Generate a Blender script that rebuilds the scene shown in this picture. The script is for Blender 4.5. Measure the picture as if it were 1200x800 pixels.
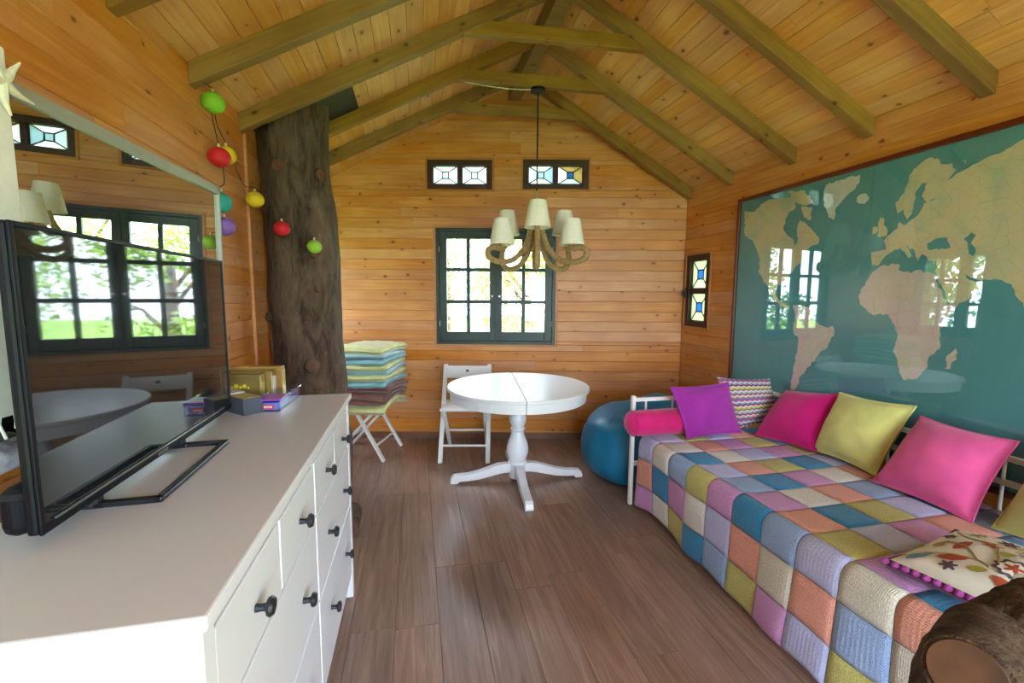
import bpy, bmesh, math, random
from mathutils import Vector, Matrix, noise
random.seed(7)
for o in list(bpy.data.objects): bpy.data.objects.remove(o)
S = bpy.context.scene
C = S.collection

# ------------------------------------------------------------------ camera
F, Y0, ROLL, HCAM = 515.0, 346.0, math.radians(.4), 1.41
YAW = math.atan(113/515.); PITCH = math.atan((400-Y0)/F)
fw = Vector((math.sin(YAW)*math.cos(PITCH), math.cos(YAW)*math.cos(PITCH), -math.sin(PITCH)))
rt = Vector((math.cos(YAW), -math.sin(YAW), 0)); up = rt.cross(fw)
r2 = rt*math.cos(ROLL)+up*math.sin(ROLL); u2 = up*math.cos(ROLL)-rt*math.sin(ROLL)
cam_d = bpy.data.cameras.new('camera'); cam = bpy.data.objects.new('camera', cam_d); C.objects.link(cam)
cam_d.sensor_width = 36; cam_d.lens = F*36/1200; cam_d.clip_start = .02
m = Matrix.Identity(4)
for i in range(3): m[i][0], m[i][1], m[i][2] = r2[i], u2[i], -fw[i]
m[2][3] = HCAM; cam.matrix_world = m
S.camera = cam

# ------------------------------------------------------------------ world, sun, exposure
S.view_settings.view_transform = 'Standard'; S.view_settings.look = 'None'
S.view_settings.gamma = 1; S.view_settings.use_curve_mapping = False
S.view_settings.exposure = 1.52
SKY = 8.0
W = bpy.data.worlds.new('sky'); S.world = W; W.use_nodes = True
bg = W.node_tree.nodes['Background']; bg.inputs[0].default_value = (.70, .845, 1.0, 1); bg.inputs[1].default_value = SKY
sd = bpy.data.lights.new('sun_offscreen', 'SUN'); sd.energy = 20; sd.angle = math.radians(2); sd.color = (1, .93, .80)
sun = bpy.data.objects.new('sun_offscreen', sd); C.objects.link(sun)
sun.rotation_euler = (math.radians(32), math.radians(-12), 0)
def portal(name, loc, rot, sx, sy):
    d = bpy.data.lights.new(name, 'AREA'); d.shape = 'RECTANGLE'; d.size = sx; d.size_y = sy; d.energy = 1
    d.cycles.is_portal = True
    o = bpy.data.objects.new(name, d); C.objects.link(o); o.location = loc; o.rotation_euler = rot

# ------------------------------------------------------------------ materials
def lin(c):
    if isinstance(c, str):
        c = [int(c[i:i+2], 16)/255 for i in (0, 2, 4)]
    return tuple(x/12.92 if x <= .04045 else ((x+.055)/1.055)**2.4 for x in c)
MATS = {}
class NT:
    def __init__(s, name):
        s.m = bpy.data.materials.new(name); s.m.use_nodes = True
        s.t = s.m.node_tree; s.t.nodes.clear(); MATS[name] = s.m
        s.out = s.n('ShaderNodeOutputMaterial')
    def n(s, typ, **kw):
        x = s.t.nodes.new(typ)
        for k, v in kw.items():
            if k.startswith('_'): setattr(x, k[1:], v)
            else:
                key = int(k[1:]) if k[0] == 'i' and k[1:].isdigit() else k.replace('__', ' ')
                if isinstance(v, bpy.types.NodeSocket): s.t.links.new(v, x.inputs[key])
                else: x.inputs[key].default_value = v
        return x
    def l(s, a, b): s.t.links.new(a, b)
    def ramp(s, fac, stops):
        r = s.n('ShaderNodeValToRGB', Fac=fac)
        el = r.color_ramp.elements
        while len(el) < len(stops): el.new(.5)
        for e, (p, c) in zip(el, stops): e.position = p; e.color = (*c, 1)
        return r.outputs[0]
    def mix(s, fac, a, b, mode='MIX'):
        x = s.n('ShaderNodeMix', _data_type='RGBA', _blend_type=mode)
        for sock, v in ((x.inputs[0], fac), (x.inputs[6], a), (x.inputs[7], b)):
            if isinstance(v, bpy.types.NodeSocket): s.l(v, sock)
            elif isinstance(v, (int, float)): sock.default_value = v
            else: sock.default_value = (*v, 1)
        return x.outputs[2]
    def math(s, op, a, b=0.0, c=0.0):
        x = s.n('ShaderNodeMath', _operation=op)
        for sock, v in zip(x.inputs, (a, b, c)):
            if isinstance(v, bpy.types.NodeSocket): s.l(v, sock)
            else: sock.default_value = v
        return x.outputs[0]
    def bump(s, h, strength=.3, dist=.01):
        return s.n('ShaderNodeBump', Strength=strength, Distance=dist, Height=h).outputs[0]
    def pbr(s, color, rough=.5, normal=None, metal=0.0, spec=.5, **kw):
        b = s.n('ShaderNodeBsdfPrincipled')
        def put(k, v):
            if isinstance(v, bpy.types.NodeSocket): s.l(v, b.inputs[k])
            elif isinstance(v, tuple) and len(v) == 3: b.inputs[k].default_value = (*v, 1)
            else: b.inputs[k].default_value = v
        put('Base Color', color); put('Roughness', rough); put('Metallic', metal); put('Specular IOR Level', spec)
        if normal is not None: put('Normal', normal)
        for k, v in kw.items(): put(k.replace('__', ' '), v)
        s.l(b.outputs[0], s.out.inputs[0]); return s.m

def wood_mat(name, light, dark, knot, rough=.45, grain=.5, knots=True, vary=.12, axis=0, spec=.4, knotsize=1.0, seed_obj=True):
    t = NT(name)
    co = t.n('ShaderNodeTexCoord').outputs['Object']
    rnd = t.n('ShaderNodeObjectInfo').outputs['Random']
    off = t.n('ShaderNodeCombineXYZ', X=t.math('MULTIPLY', rnd, 37.0), Y=t.math('MULTIPLY', rnd, 91.0), Z=t.math('MULTIPLY', rnd, 53.0)).outputs[0]
    add = t.n('ShaderNodeVectorMath', _operation='ADD', i0=co, i1=off).outputs[0]
    sc = [1.2, 22, 22]; sc = sc[-axis:]+sc[:-axis] if axis else sc
    st = t.n('ShaderNodeVectorMath', _operation='MULTIPLY', i0=add, i1=tuple(sc)).outputs[0]
    n1 = t.n('ShaderNodeTexNoise', Vector=st, Scale=1.6, Detail=5, Roughness=.6, Distortion=.9).outputs['Fac']
    n2 = t.n('ShaderNodeTexNoise', Vector=add, Scale=2.2, Detail=2).outputs['Fac']
    f = t.math('ADD', t.math('MULTIPLY', n1, grain), t.math('MULTIPLY', n2, 1-grain))
    col = t.ramp(f, [(.30, dark), (.5, tuple((a+b)/2 for a, b in zip(light, dark))), (.66, light)])
    val = t.n('ShaderNodeMapRange', Value=rnd, i3=1-vary, i4=1+vary).outputs[0]
    col = t.n('ShaderNodeHueSaturation', Color=col, Value=val, Saturation=t.n('ShaderNodeMapRange', Value=t.math('FRACT', t.math('MULTIPLY', rnd, 7.3)), i3=.92, i4=1.08).outputs[0]).outputs[0]
    if knots:
        ks = [5.5/knotsize, 8.5/knotsize, 8.5/knotsize]; ks = ks[-axis:]+ks[:-axis] if axis else ks
        kv = t.n('ShaderNodeVectorMath', _operation='MULTIPLY', i0=add, i1=tuple(ks)).outputs[0]
        ksp = t.n('ShaderNodeSeparateXYZ', i0=kv)
        flat = [ksp.outputs[axis], t.math('ADD', ksp.outputs[(axis+1) % 3], ksp.outputs[(axis+2) % 3])]
        kv = t.n('ShaderNodeCombineXYZ', X=flat[0], Y=flat[1]).outputs[0]
        vo = t.n('ShaderNodeTexVoronoi', Vector=kv, Scale=1.0, Randomness=1.0, _voronoi_dimensions='2D')
        wob = t.n('ShaderNodeTexNoise', Vector=add, Scale=45, Detail=2).outputs['Fac']
        d = t.math('ADD', vo.outputs['Distance'], t.math('MULTIPLY', t.math('SUBTRACT', wob, .5), .12))
        pick = t.math('GREATER_THAN', t.n('ShaderNodeSeparateColor', i0=vo.outputs['Color']).outputs[0], .62)
        sz = t.math('MULTIPLY', t.n('ShaderNodeSeparateColor', i0=vo.outputs['Color']).outputs[1], .07)
        d = t.math('ADD', d, sz)
        k = t.math('MULTIPLY', t.n('ShaderNodeMapRange', Value=d, i1=.05, i2=.13, i3=.85, i4=0.0).outputs[0], pick)
        halo = t.math('MULTIPLY', t.n('ShaderNodeMapRange', Value=d, i1=.08, i2=.30, i3=.35, i4=0.0).outputs[0], pick)
        col = t.mix(halo, col, dark); col = t.mix(k, col, knot)
    return t.pbr(col, rough, t.bump(n1, .12, .004), spec=spec)

wood_mat('pine_wall', lin('da9858'), lin('b46a2c'), lin('57290d'), rough=.42, vary=.055)
wood_mat('pine_ceiling', lin('dfa667'), lin('bd7e40'), lin('512a12'), rough=.5, knotsize=1.1, vary=.06)
wood_mat('rafter_wood', lin('9a7538'), lin('704c20'), lin('3a1d08'), rough=.55, vary=.10)
wood_mat('pine_trim', lin('c88a4e'), lin('a8652e'), lin('5a2a10'), rough=.45, knots=False)
wood_mat('floor_wood', lin('a48675'), lin('6e5548'), lin('24150e'), rough=.30, grain=.75, knots=False, vary=.14, axis=1, spec=.5, knotsize=1.6)
wood_mat('skirting_wood', lin('8a6650'), lin('6a4a38'), lin('2c1a10'), rough=.4, knots=False)
wood_mat('mahogany', lin('6e2c16'), lin('4d1b0c'), lin('2a0c05'), rough=.35, knots=False, vary=.04)
wood_mat('brown_frame', lin('4a2a1c'), lin('341a10'), lin('1a0c06'), rough=.45, knots=False, vary=.04)

def simple(name, col, rough=.5, metal=0.0, spec=.5, nscale=0, namt=0.0, bumpamt=0.0, **kw):
    t = NT(name); c = lin(col) if isinstance(col, str) else col
    if nscale:
        nz = t.n('ShaderNodeTexNoise', Vector=t.n('ShaderNodeTexCoord').outputs['Object'], Scale=nscale, Detail=4).outputs['Fac']
        cc = t.ramp(nz, [(.3, tuple(x*(1-namt) for x in c)), (.7, tuple(min(1, x*(1+namt)) for x in c))])
        return t.pbr(cc, rough, t.bump(t.n('ShaderNodeTexNoise', Vector=t.n('ShaderNodeVectorMath', _operation='ADD', i0=t.n('ShaderNodeTexCoord').outputs['Object'], i1=(7.1, 3.3, 5.7)).outputs[0], Scale=nscale, Detail=4).outputs['Fac'], bumpamt, .003) if bumpamt else None, metal, spec, **kw)
    return t.pbr(c, rough, None, metal, spec, **kw)
simple('white_paint', 'dedfe1', .33, nscale=3, namt=.02)
simple('white_side', 'e8e8e8', .4, nscale=3, namt=.02)
simple('chair_white', 'e6e4e0', .35, nscale=5, namt=.02)
simple('knob_metal', '3a3c42', .38, metal=.7, nscale=30, namt=.1)
simple('window_dark', '2f3d3a', .45, nscale=8, namt=.12)
simple('alu', 'a9a99f', .5, metal=.35, nscale=10, namt=.05)
simple('black_plastic', '0d0f16', .5, spec=.2, nscale=20, namt=.1)
simple('stand_metal', '35363b', .35, metal=.6, nscale=20, namt=.08)
simple('steel', 'b7b6b0', .3, metal=.9, nscale=20, namt=.05)
simple('black_metal', '15161a', .5, nscale=20, namt=.15)
simple('membrane', '191c1e', .6, nscale=12, namt=.3)
simple('cord_black', '1a1a1c', .6, nscale=50, namt=.2)
simple('cord_white', 'cdbf9c', .6, nscale=50, namt=.1)
simple('shade_cloth', 'efe8da', .85, nscale=60, namt=.04, bumpamt=.1)
simple('beanbag', '0d7298', .4, nscale=4, namt=.12, bumpamt=.15)
simple('cream_paint', 'e9e6dc', .7, nscale=20, namt=.05)
simple('starfish_cream', 'd9d3bd', .8, nscale=60, namt=.1, bumpamt=.4)
simple('grey_card', '4a525b', .55, nscale=20, namt=.08)
simple('paper_white', 'dcdad2', .6, nscale=30, namt=.04)
simple('gold_tin', 'a58c52', .32, metal=.55, nscale=14, namt=.2)
simple('gold_light', 'cdbb72', .4, metal=.3, nscale=14, namt=.2)
simple('orange_tin', 'a07a3c', .4, nscale=14, namt=.3)
simple('yellow_print', 'e2d02e', .5, nscale=14, namt=.05)
simple('red_print', 'd8412f', .5, nscale=14, namt=.05)
simple('purple_lid', 'a04bc0', .3, nscale=10, namt=.08)
simple('blue_box', '8f9fe0', .2, nscale=10, namt=.08)
simple('cut_wood', 'b07a4a', .6, nscale=14, namt=.35)
simple('cut_wood_dark', '553622', .65, nscale=16, namt=.55, bumpamt=.3)
simple('marbled_paper', 'a9a8ac', .6, nscale=22, namt=.75)
simple('white_patch', 'd8d2c4', .4, nscale=10, namt=.1)
simple('grass', '6f9440', .9, nscale=.8, namt=.35)
simple('fence_wood', 'b59a70', .8, nscale=6, namt=.2)

def glass(name, tint=(1, 1, 1), refl=1.0, ior=1.5):
    t = NT(name)
    tr = t.n('ShaderNodeBsdfTransparent', Color=(*tint, 1)).outputs[0]
    gl = t.n('ShaderNodeBsdfGlossy', Roughness=.012).outputs[0]
    f0 = ((ior-1)/(ior+1))**2; fc = t.n('ShaderNodeLayerWeight', Blend=.5).outputs['Facing']      # Schlick, the same on both faces
    fr = t.math('MULTIPLY', t.math('ADD', t.math('MULTIPLY', t.math('POWER', fc, 5.0), 1-f0), f0), refl)
    mx = t.n('ShaderNodeMixShader', Fac=fr, i1=tr, i2=gl).outputs[0]
    t.l(mx, t.out.inputs[0]); return t.m
glass('glass'); glass('map_glass', (.97, .99, .99), 1.0, 1.6)
glass('clear_plastic', (.86, .88, .97), 1.2)
def mirror_mat():
    t = NT('mirror'); gl = t.n('ShaderNodeBsdfGlossy', Color=(.70, .73, .70, 1), Roughness=.008).outputs[0]
    t.l(gl, t.out.inputs[0])
mirror_mat()
def screen_mat():
    t = NT('screen'); t.pbr((.012, .013, .014), .03, None, 0.0, .5, IOR=1.62)
screen_mat()
def stained(name, col, k=.09):
    """dense cathedral glass: passes only the share k of its colour, mostly scattered"""
    t = NT(name); c = tuple(x*k for x in lin(col))
    a = t.n('ShaderNodeBsdfTranslucent', Color=(*c, 1)).outputs[0]
    b = t.n('ShaderNodeBsdfTransparent', Color=(*c, 1)).outputs[0]
    nz = t.n('ShaderNodeTexNoise', Vector=t.n('ShaderNodeTexCoord').outputs['Object'], Scale=9, Detail=3).outputs['Fac']
    mx = t.n('ShaderNodeMixShader', Fac=t.n('ShaderNodeMapRange', Value=nz, i3=.1, i4=.5).outputs[0], i1=a, i2=b).outputs[0]
    t.l(mx, t.out.inputs[0])
stained('stain_white', 'f2f4f6', .66); stained('stain_clear', 'e6ecef', .52); stained('stain_blue', '6f9ccc', .45)
stained('stain_paleblue', 'd0deec', .5); stained('stain_amber', 'e8cfa4', .42); stained('stain_lime', 'edefd2', .38)

def bark(name, a, b, scale=9.0, strength=.9, zs=.28, dist=.03):
    t = NT(name)
    co = t.n('ShaderNodeTexCoord').outputs['Object']
    st = t.n('ShaderNodeVectorMath', _operation='MULTIPLY', i0=co, i1=(1, 1, zs)).outputs[0]
    n1 = t.n('ShaderNodeTexNoise', Vector=st, Scale=scale, Detail=8, Roughness=.65, Distortion=.6).outputs['Fac']
    n2 = t.n('ShaderNodeTexNoise', Vector=st, Scale=scale*4, Detail=5, Roughness=.7).outputs['Fac']
    f = t.math('ADD', t.math('MULTIPLY', n1, .6), t.math('MULTIPLY', n2, .4))
    cv = t.n('ShaderNodeVectorMath', _operation='ADD', i0=st, i1=(11.3, 4.7, 8.9)).outputs[0]
    fc = t.n('ShaderNodeTexNoise', Vector=cv, Scale=scale*1.3, Detail=8, Roughness=.7, Distortion=.6).outputs['Fac']
    col = t.ramp(fc, [(.32, a), (.68, b)])
    t.pbr(col, .8, t.bump(f, strength, dist), spec=.25)
bark('bark', lin('2a1d16'), lin('75614f'))
bark('bark_warm', lin('22140c'), lin('7d614a'), 16, 1.0, .45, .07)
bark('bark_far', lin('3a2a1c'), lin('6b5540'))
simple('knot_wood', '5f3c26', .7, nscale=20, namt=.4, bumpamt=.3)

def fabric(name, col, rough=.9, scale=260, amt=.12, sheen=.3):
    t = NT(name); c = lin(col)
    co = t.n('ShaderNodeTexCoord').outputs['Object']
    n1 = t.n('ShaderNodeTexNoise', Vector=co, Scale=scale, Detail=2).outputs['Fac']
    n2 = t.n('ShaderNodeTexNoise', Vector=co, Scale=9, Detail=3).outputs['Fac']
    col = t.ramp(n2, [(.3, tuple(x*(1-amt) for x in c)), (.7, tuple(min(1, x*(1+amt)) for x in c))])
    t.pbr(col, rough, t.bump(n1, .15, .002), spec=.2, Sheen__Weight=sheen)
for nm, c in dict(fab_magenta='c3126f', fab_purple='a0309a', fab_yellow='d3d17c', fab_pink='d9548f', fab_olive='b3a862', fab_bolster='d0206e',
                  fab_dkpurple='5b1f50', fab_pom='a8409a', cush_yellow='d0cf8c', cush_blue='86bcc6', cush_brown='7c4b3c', cush_lblue='9cc4cc', mattress='d8d4cc').items():
    fabric(nm, c)

def crochet(name, col, col2):
    t = NT(name)
    uv = t.n('ShaderNodeTexCoord').outputs['UV']
    w = t.n('ShaderNodeTexWave', Vector=uv, Scale=3.6, Distortion=2.2, Detail=1.5, _wave_type='BANDS', _bands_direction='X').outputs['Fac']
    w.node.inputs['Detail Scale'].default_value = 12
    w2 = t.n('ShaderNodeTexWave', Vector=uv, Scale=8.0, Distortion=2.5, Detail=2, _wave_type='BANDS', _bands_direction='Y').outputs['Fac']
    w2.node.inputs['Detail Scale'].default_value = 9
    nz = t.n('ShaderNodeTexNoise', Vector=uv, Scale=46, Detail=3).outputs['Fac']
    h = t.math('ADD', t.math('MULTIPLY', w, .28), t.math('ADD', t.math('MULTIPLY', w2, .3), t.math('MULTIPLY', nz, .7)))
    yarn = t.n('ShaderNodeTexNoise', Vector=t.n('ShaderNodeVectorMath', _operation='ADD', i0=uv, i1=(5.2, 9.4, 1.7)).outputs[0], Scale=30, Detail=3).outputs['Fac']
    col = t.ramp(yarn, [(.28, lin(col2)), (.55, lin(col)), (.85, tuple(min(1, x*1.12) for x in lin(col)))])
    t.pbr(col, .95, t.bump(h, .7, .006), spec=.15, Sheen__Weight=.25)
QC = dict(P=('d69ccf', 'bf80bb'), L=('c6c9f0', 'aeb1de'), W=('ece9e2', 'cfc8ba'), G=('9db6dc', '839bc6'), O=('cdc677', 'ada450'), T=('3a92c2', '2474a8'), C=('eca892', 'd78670'), B=('e0d9c8', 'bcb39e'))
for k, (a, b) in QC.items(): crochet('crochet_'+k, a, b)

def rope_mat():
    t = NT('rope'); co = t.n('ShaderNodeTexCoord').outputs['UV']
    w = t.n('ShaderNodeTexWave', Vector=co, Scale=14, Distortion=.6, _wave_type='BANDS', _bands_direction='DIAGONAL').outputs['Fac']
    fib = t.n('ShaderNodeTexNoise', Vector=t.n('ShaderNodeTexCoord').outputs['Object'], Scale=70, Detail=3).outputs['Fac']
    col = t.ramp(fib, [(.3, lin('a58559')), (.55, lin('c8a576')), (.8, lin('d8bc90'))])
    t.pbr(col, .9, t.bump(w, .8, .006), spec=.15)
rope_mat()
def zigzag_mat():
    t = NT('zigzag'); uv = t.n('ShaderNodeTexCoord').outputs['UV']
    s = t.n('ShaderNodeSeparateXYZ', i0=uv)
    z = t.math('PINGPONG', t.math('MULTIPLY', s.outputs[0], 11.0), .5)
    v = t.math('FRACT', t.math('ADD', t.math('MULTIPLY', s.outputs[1], 2.6), t.math('MULTIPLY', z, .13)))
    cols = ['b9b64a', 'd8d2c6', '8a2f4e', '6f93b4', 'd8d2c6', 'c25a96', '5a6f8e', 'b88a94', 'd8d2c6', 'a53a56', '7fa9b8', 'd8d2c6', '8c6a72']
    st = [(i/len(cols), lin(c)) for i, c in enumerate(cols)]
    r = t.ramp(v, st); r.node.color_ramp.interpolation = 'CONSTANT'
    nz = t.n('ShaderNodeTexNoise', Vector=uv, Scale=60, Detail=2).outputs['Fac']
    t.pbr(r, .95, t.bump(t.math('ADD', z, nz), .5, .004), spec=.15)
zigzag_mat()
def lantern(name, col):
    t = NT(name); c = lin(col)
    s = t.n('ShaderNodeSeparateXYZ', i0=t.n('ShaderNodeTexCoord').outputs['Object'])
    w = t.math('SINE', t.math('MULTIPLY', s.outputs[2], 900.0))
    b = t.pbr(c, .55, t.bump(w, .25, .002), spec=.4, Subsurface__Weight=.15)
    b.node_tree.nodes
for k, c in dict(green='7dbb2a', red='c81e26', yellow='d8b820', teal='2f9b8e', purple='8a63b8', lime='8fc03a').items(): lantern('lantern_'+k, c)
def map_mats():
    t = NT('map_ocean'); co = t.n('ShaderNodeTexCoord').outputs['Object']
    st = t.n('ShaderNodeVectorMath', _operation='MULTIPLY', i0=co, i1=(1, 9, .8)).outputs[0]
    nz = t.n('ShaderNodeTexNoise', Vector=st, Scale=3.0, Detail=5, Roughness=.6).outputs['Fac']
    base = lin('539499')
    col = t.mix(t.math('MULTIPLY', nz, .35), base, lin('6fa3a8'))
    t.pbr(col, .6, spec=.3)
    for nm, a, b, c in (('map_land', 'd6c8a2', 'e0c39a', 'b4bea2'), ('map_land_pink', 'd9c6ba', 'e2b8b4', 'd4c3a0'), ('map_land_pale', 'd6d2c6', 'cac7b8', 'ddd4c6')):
        t = NT(nm); co = t.n('ShaderNodeTexCoord').outputs['Object']
        n1 = t.n('ShaderNodeTexNoise', Vector=co, Scale=5, Detail=6, Roughness=.65).outputs['Fac']
        n2 = t.n('ShaderNodeTexVoronoi', Vector=co, Scale=14, _feature='DISTANCE_TO_EDGE').outputs['Distance']
        col = t.ramp(n1, [(.32, lin(c)), (.5, lin(a)), (.68, lin(b))])
        ln = t.n('ShaderNodeMapRange', Value=n2, i1=.0, i2=.03, i3=.22, i4=0.0).outputs[0]
        t.pbr(t.mix(ln, col, lin('8a6a58')), .6, spec=.3)
map_mats()
def leaf_mat(name, col):
    t = NT(name); c = lin(col)
    nz = t.n('ShaderNodeTexNoise', Vector=t.n('ShaderNodeTexCoord').outputs['Object'], Scale=2.5, Detail=3).outputs['Fac']
    cc = t.ramp(nz, [(.3, tuple(x*.6 for x in c)), (.7, tuple(min(1, x*1.4) for x in c))])
    d = t.n('ShaderNodeBsdfDiffuse', Color=cc).outputs[0]; tr = t.n('ShaderNodeBsdfTranslucent', Color=cc).outputs[0]
    t.l(t.n('ShaderNodeMixShader', Fac=.4, i1=d, i2=tr).outputs[0], t.out.inputs[0])
leaf_mat('leaf_a', '7c9a4a'); leaf_mat('leaf_b', '8fae5a'); leaf_mat('leaf_c', '5f7f46')

# ------------------------------------------------------------------ mesh helpers
class MB:
    def __init__(s): s.v = []; s.f = []; s.uv = {}; s.mi = []
    def add(s, vs, fs, uvs=None):
        o = len(s.v); s.v += [tuple(x) for x in vs]
        for i, f in enumerate(fs):
            s.f.append([a+o for a in f])
            if uvs: s.uv[len(s.f)-1] = uvs[i]
        return s
    def hexa(s, p):
        return s.add(p, [(0, 3, 2, 1), (4, 5, 6, 7), (0, 1, 5, 4), (1, 2, 6, 5), (2, 3, 7, 6), (3, 0, 4, 7)])
    def box(s, x0, x1, y0, y1, z0, z1):
        return s.hexa([(x0, y0, z0), (x1, y0, z0), (x1, y1, z0), (x0, y1, z0), (x0, y0, z1), (x1, y0, z1), (x1, y1, z1), (x0, y1, z1)])
    def bar(s, a, b, w, h, upv=(0, 0, 1)):
        a, b = Vector(a), Vector(b); d = (b-a).normalized(); u = Vector(upv)
        sd = d.cross(u).normalized(); u = sd.cross(d)
        P = []
        for p in (a, b):
            P.append([p+sd*(-w/2)+u*(-h/2), p+sd*(w/2)+u*(-h/2), p+sd*(w/2)+u*(h/2), p+sd*(-w/2)+u*(h/2)])
        return s.hexa([P[0][0], P[0][1], P[0][2], P[0][3], P[1][0], P[1][1], P[1][2], P[1][3]])
    def tube(s, path, rad, seg=10, caps=True, fn=None):
        path = [Vector(p) for p in path]; n = len(path)
        if not hasattr(rad, '__len__'): rad = [rad]*n
        T = [(path[min(i+1, n-1)]-path[max(i-1, 0)]).normalized() for i in range(n)]
        ref = Vector((0, 0, 1)) if abs(T[0].z) < .9 else Vector((1, 0, 0))
        x = T[0].cross(ref).normalized(); vs = []; L = 0; Ls = []
        for i in range(n):
            x = (x-T[i]*x.dot(T[i])).normalized(); y = T[i].cross(x)
            if i: L += (path[i]-path[i-1]).length
            Ls.append(L)
            for j in range(seg):
                a = 2*math.pi*j/seg; d = x*math.cos(a)+y*math.sin(a); r = rad[i]
                if fn: r = fn(path[i]+d*r, r)
                vs.append(path[i]+d*r)
        fs = []; uvs = []
        for i in range(n-1):
            for j in range(seg):
                k = (j+1) % seg
                fs.append((i*seg+j, i*seg+k, (i+1)*seg+k, (i+1)*seg+j))
                u0, u1 = j/seg, (j+1)/seg
                uvs.append([(u0, Ls[i]), (u1, Ls[i]), (u1, Ls[i+1]), (u0, Ls[i+1])])
        if caps:
            fs.append(tuple(range(seg-1, -1, -1))); uvs.append([(0, 0)]*seg)
            fs.append(tuple((n-1)*seg+j for j in range(seg))); uvs.append([(0, 0)]*seg)
        return s.add(vs, fs, uvs)
    def lathe(s, prof, seg=24, c=(0, 0, 0), caps=True, axis=None):
        vs = []; n = len(prof)
        M = axis or Matrix.Identity(3)
        for r, z in prof:
            for j in range(seg):
                a = 2*math.pi*j/seg
                vs.append(M @ Vector((r*math.cos(a), r*math.sin(a), z)) + Vector(c))
        fs = [(i*seg+j, i*seg+(j+1) % seg, (i+1)*seg+(j+1) % seg, (i+1)*seg+j) for i in range(n-1) for j in range(seg)]
        if caps: fs += [tuple(range(seg-1, -1, -1)), tuple((n-1)*seg+j for j in range(seg))]
        return s.add(vs, fs)
    def prism(s, pts, fn0, fn1):
        n = len(pts)
        vs = [fn0(*p) for p in pts]+[fn1(*p) for p in pts]
        fs = [tuple(range(n-1, -1, -1)), tuple(range(n, 2*n))]+[(i, (i+1) % n, n+(i+1) % n, n+i) for i in range(n)]
        return s.add(vs, fs)
    def grid(s, P, U=None):
        h, w = len(P), len(P[0]); vs = [p for r in P for p in r]; fs = []; uvs = []
        for i in range(h-1):
            for j in range(w-1):
                fs.append((i*w+j, i*w+j+1, (i+1)*w+j+1, (i+1)*w+j))
                if U: uvs.append([U[i][j], U[i][j+1], U[i+1][j+1], U[i+1][j]])
        return s.add(vs, fs, uvs if U else None)
    def mesh(s, name, smooth=False, sharp=None):
        me = bpy.data.meshes.new(name); me.from_pydata(s.v, [], s.f)
        if s.uv:
            ul = me.uv_layers.new(name='UVMap')
            for p in me.polygons:
                if p.index in s.uv:
                    for li, uv in zip(p.loop_indices, s.uv[p.index]): ul.data[li].uv = uv
        if smooth:
            me.polygons.foreach_set('use_smooth', [True]*len(me.polygons))
            if sharp: me.set_sharp_from_angle(angle=math.radians(sharp))
        bm = bmesh.new(); bm.from_mesh(me); bmesh.ops.recalc_face_normals(bm, faces=bm.faces); bm.to_mesh(me); bm.free()
        me.update(); return me
    def build(s, name, mat, parent=None, smooth=False, sharp=40, bevel=0, loc=None, rot=None, seg=2):
        o = bpy.data.objects.new(name, s.mesh(name, smooth, sharp)); C.objects.link(o)
        o.data.materials.append(MATS[mat])
        if parent: o.parent = parent
        if loc is not None: o.location = loc
        if rot is not None: o.rotation_euler = rot
        if bevel:
            b = o.modifiers.new('bevel', 'BEVEL'); b.width = bevel; b.segments = seg; b.limit_method = 'ANGLE'; b.angle_limit = math.radians(40)
        return o
def tag(o, label=None, cat=None, group=None, kind=None):
    if label: o['label'] = label
    if cat: o['category'] = cat
    if group: o['group'] = group
    if kind: o['kind'] = kind
    return o
def thing(name, label, cat, loc=(0, 0, 0), rotz=0, group=None):
    o = bpy.data.objects.new(name, None); C.objects.link(o); o.location = loc; o.rotation_euler = (0, 0, rotz); o.empty_display_size = .1
    return tag(o, label, cat, group)
def recenter(o):
    """move the origin of a single-mesh thing to its base centre"""
    co = [v.co for v in o.data.vertices]; n = len(co)
    c = Vector((sum(v.x for v in co)/n, sum(v.y for v in co)/n, min(v.z for v in co)))
    o.data.transform(Matrix.Translation(-c)); o.location = c; return o
def copy_tree(o, parent=None):
    c = o.copy(); C.objects.link(c); c.parent = parent
    for ch in o.children: copy_tree(ch, c)
    return c
def spline(pts, n=6):
    """Catmull-Rom through points"""
    P = [Vector(p) for p in pts]; P = [2*P[0]-P[1]]+P+[2*P[-1]-P[-2]]; out = []
    for i in range(1, len(P)-2):
        a, b, c, d = P[i-1:i+3]
        for k in range(n):
            t = k/n
            out.append(.5*((2*b)+(c-a)*t+(2*a-5*b+4*c-d)*t*t+(3*b-a-3*c+d)*t**3))
    out.append(P[-2]); return out

# ------------------------------------------------------------------ room shell
XL, XR, YF, XA, YA = -.94, 2.50, -1.5, -1.38, 3.12
XRG = .903
ROW = .097
def ybw(x): return 4.55+(x+.94)*(3.78-4.55)/3.44
bd = Vector((3.44, -.77, 0)).normalized(); bn = Vector((bd.y, -bd.x, 0))    # along the back wall, normal into the room
B0 = Vector((-.94, 4.55, 0))
def under(x):      # underside of the sheathing
    return 2.4+.5*(x+.94) if x < XRG else 2.4+.575*(2.5-x)
def structure(o): o['kind'] = 'structure'; return o

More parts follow.
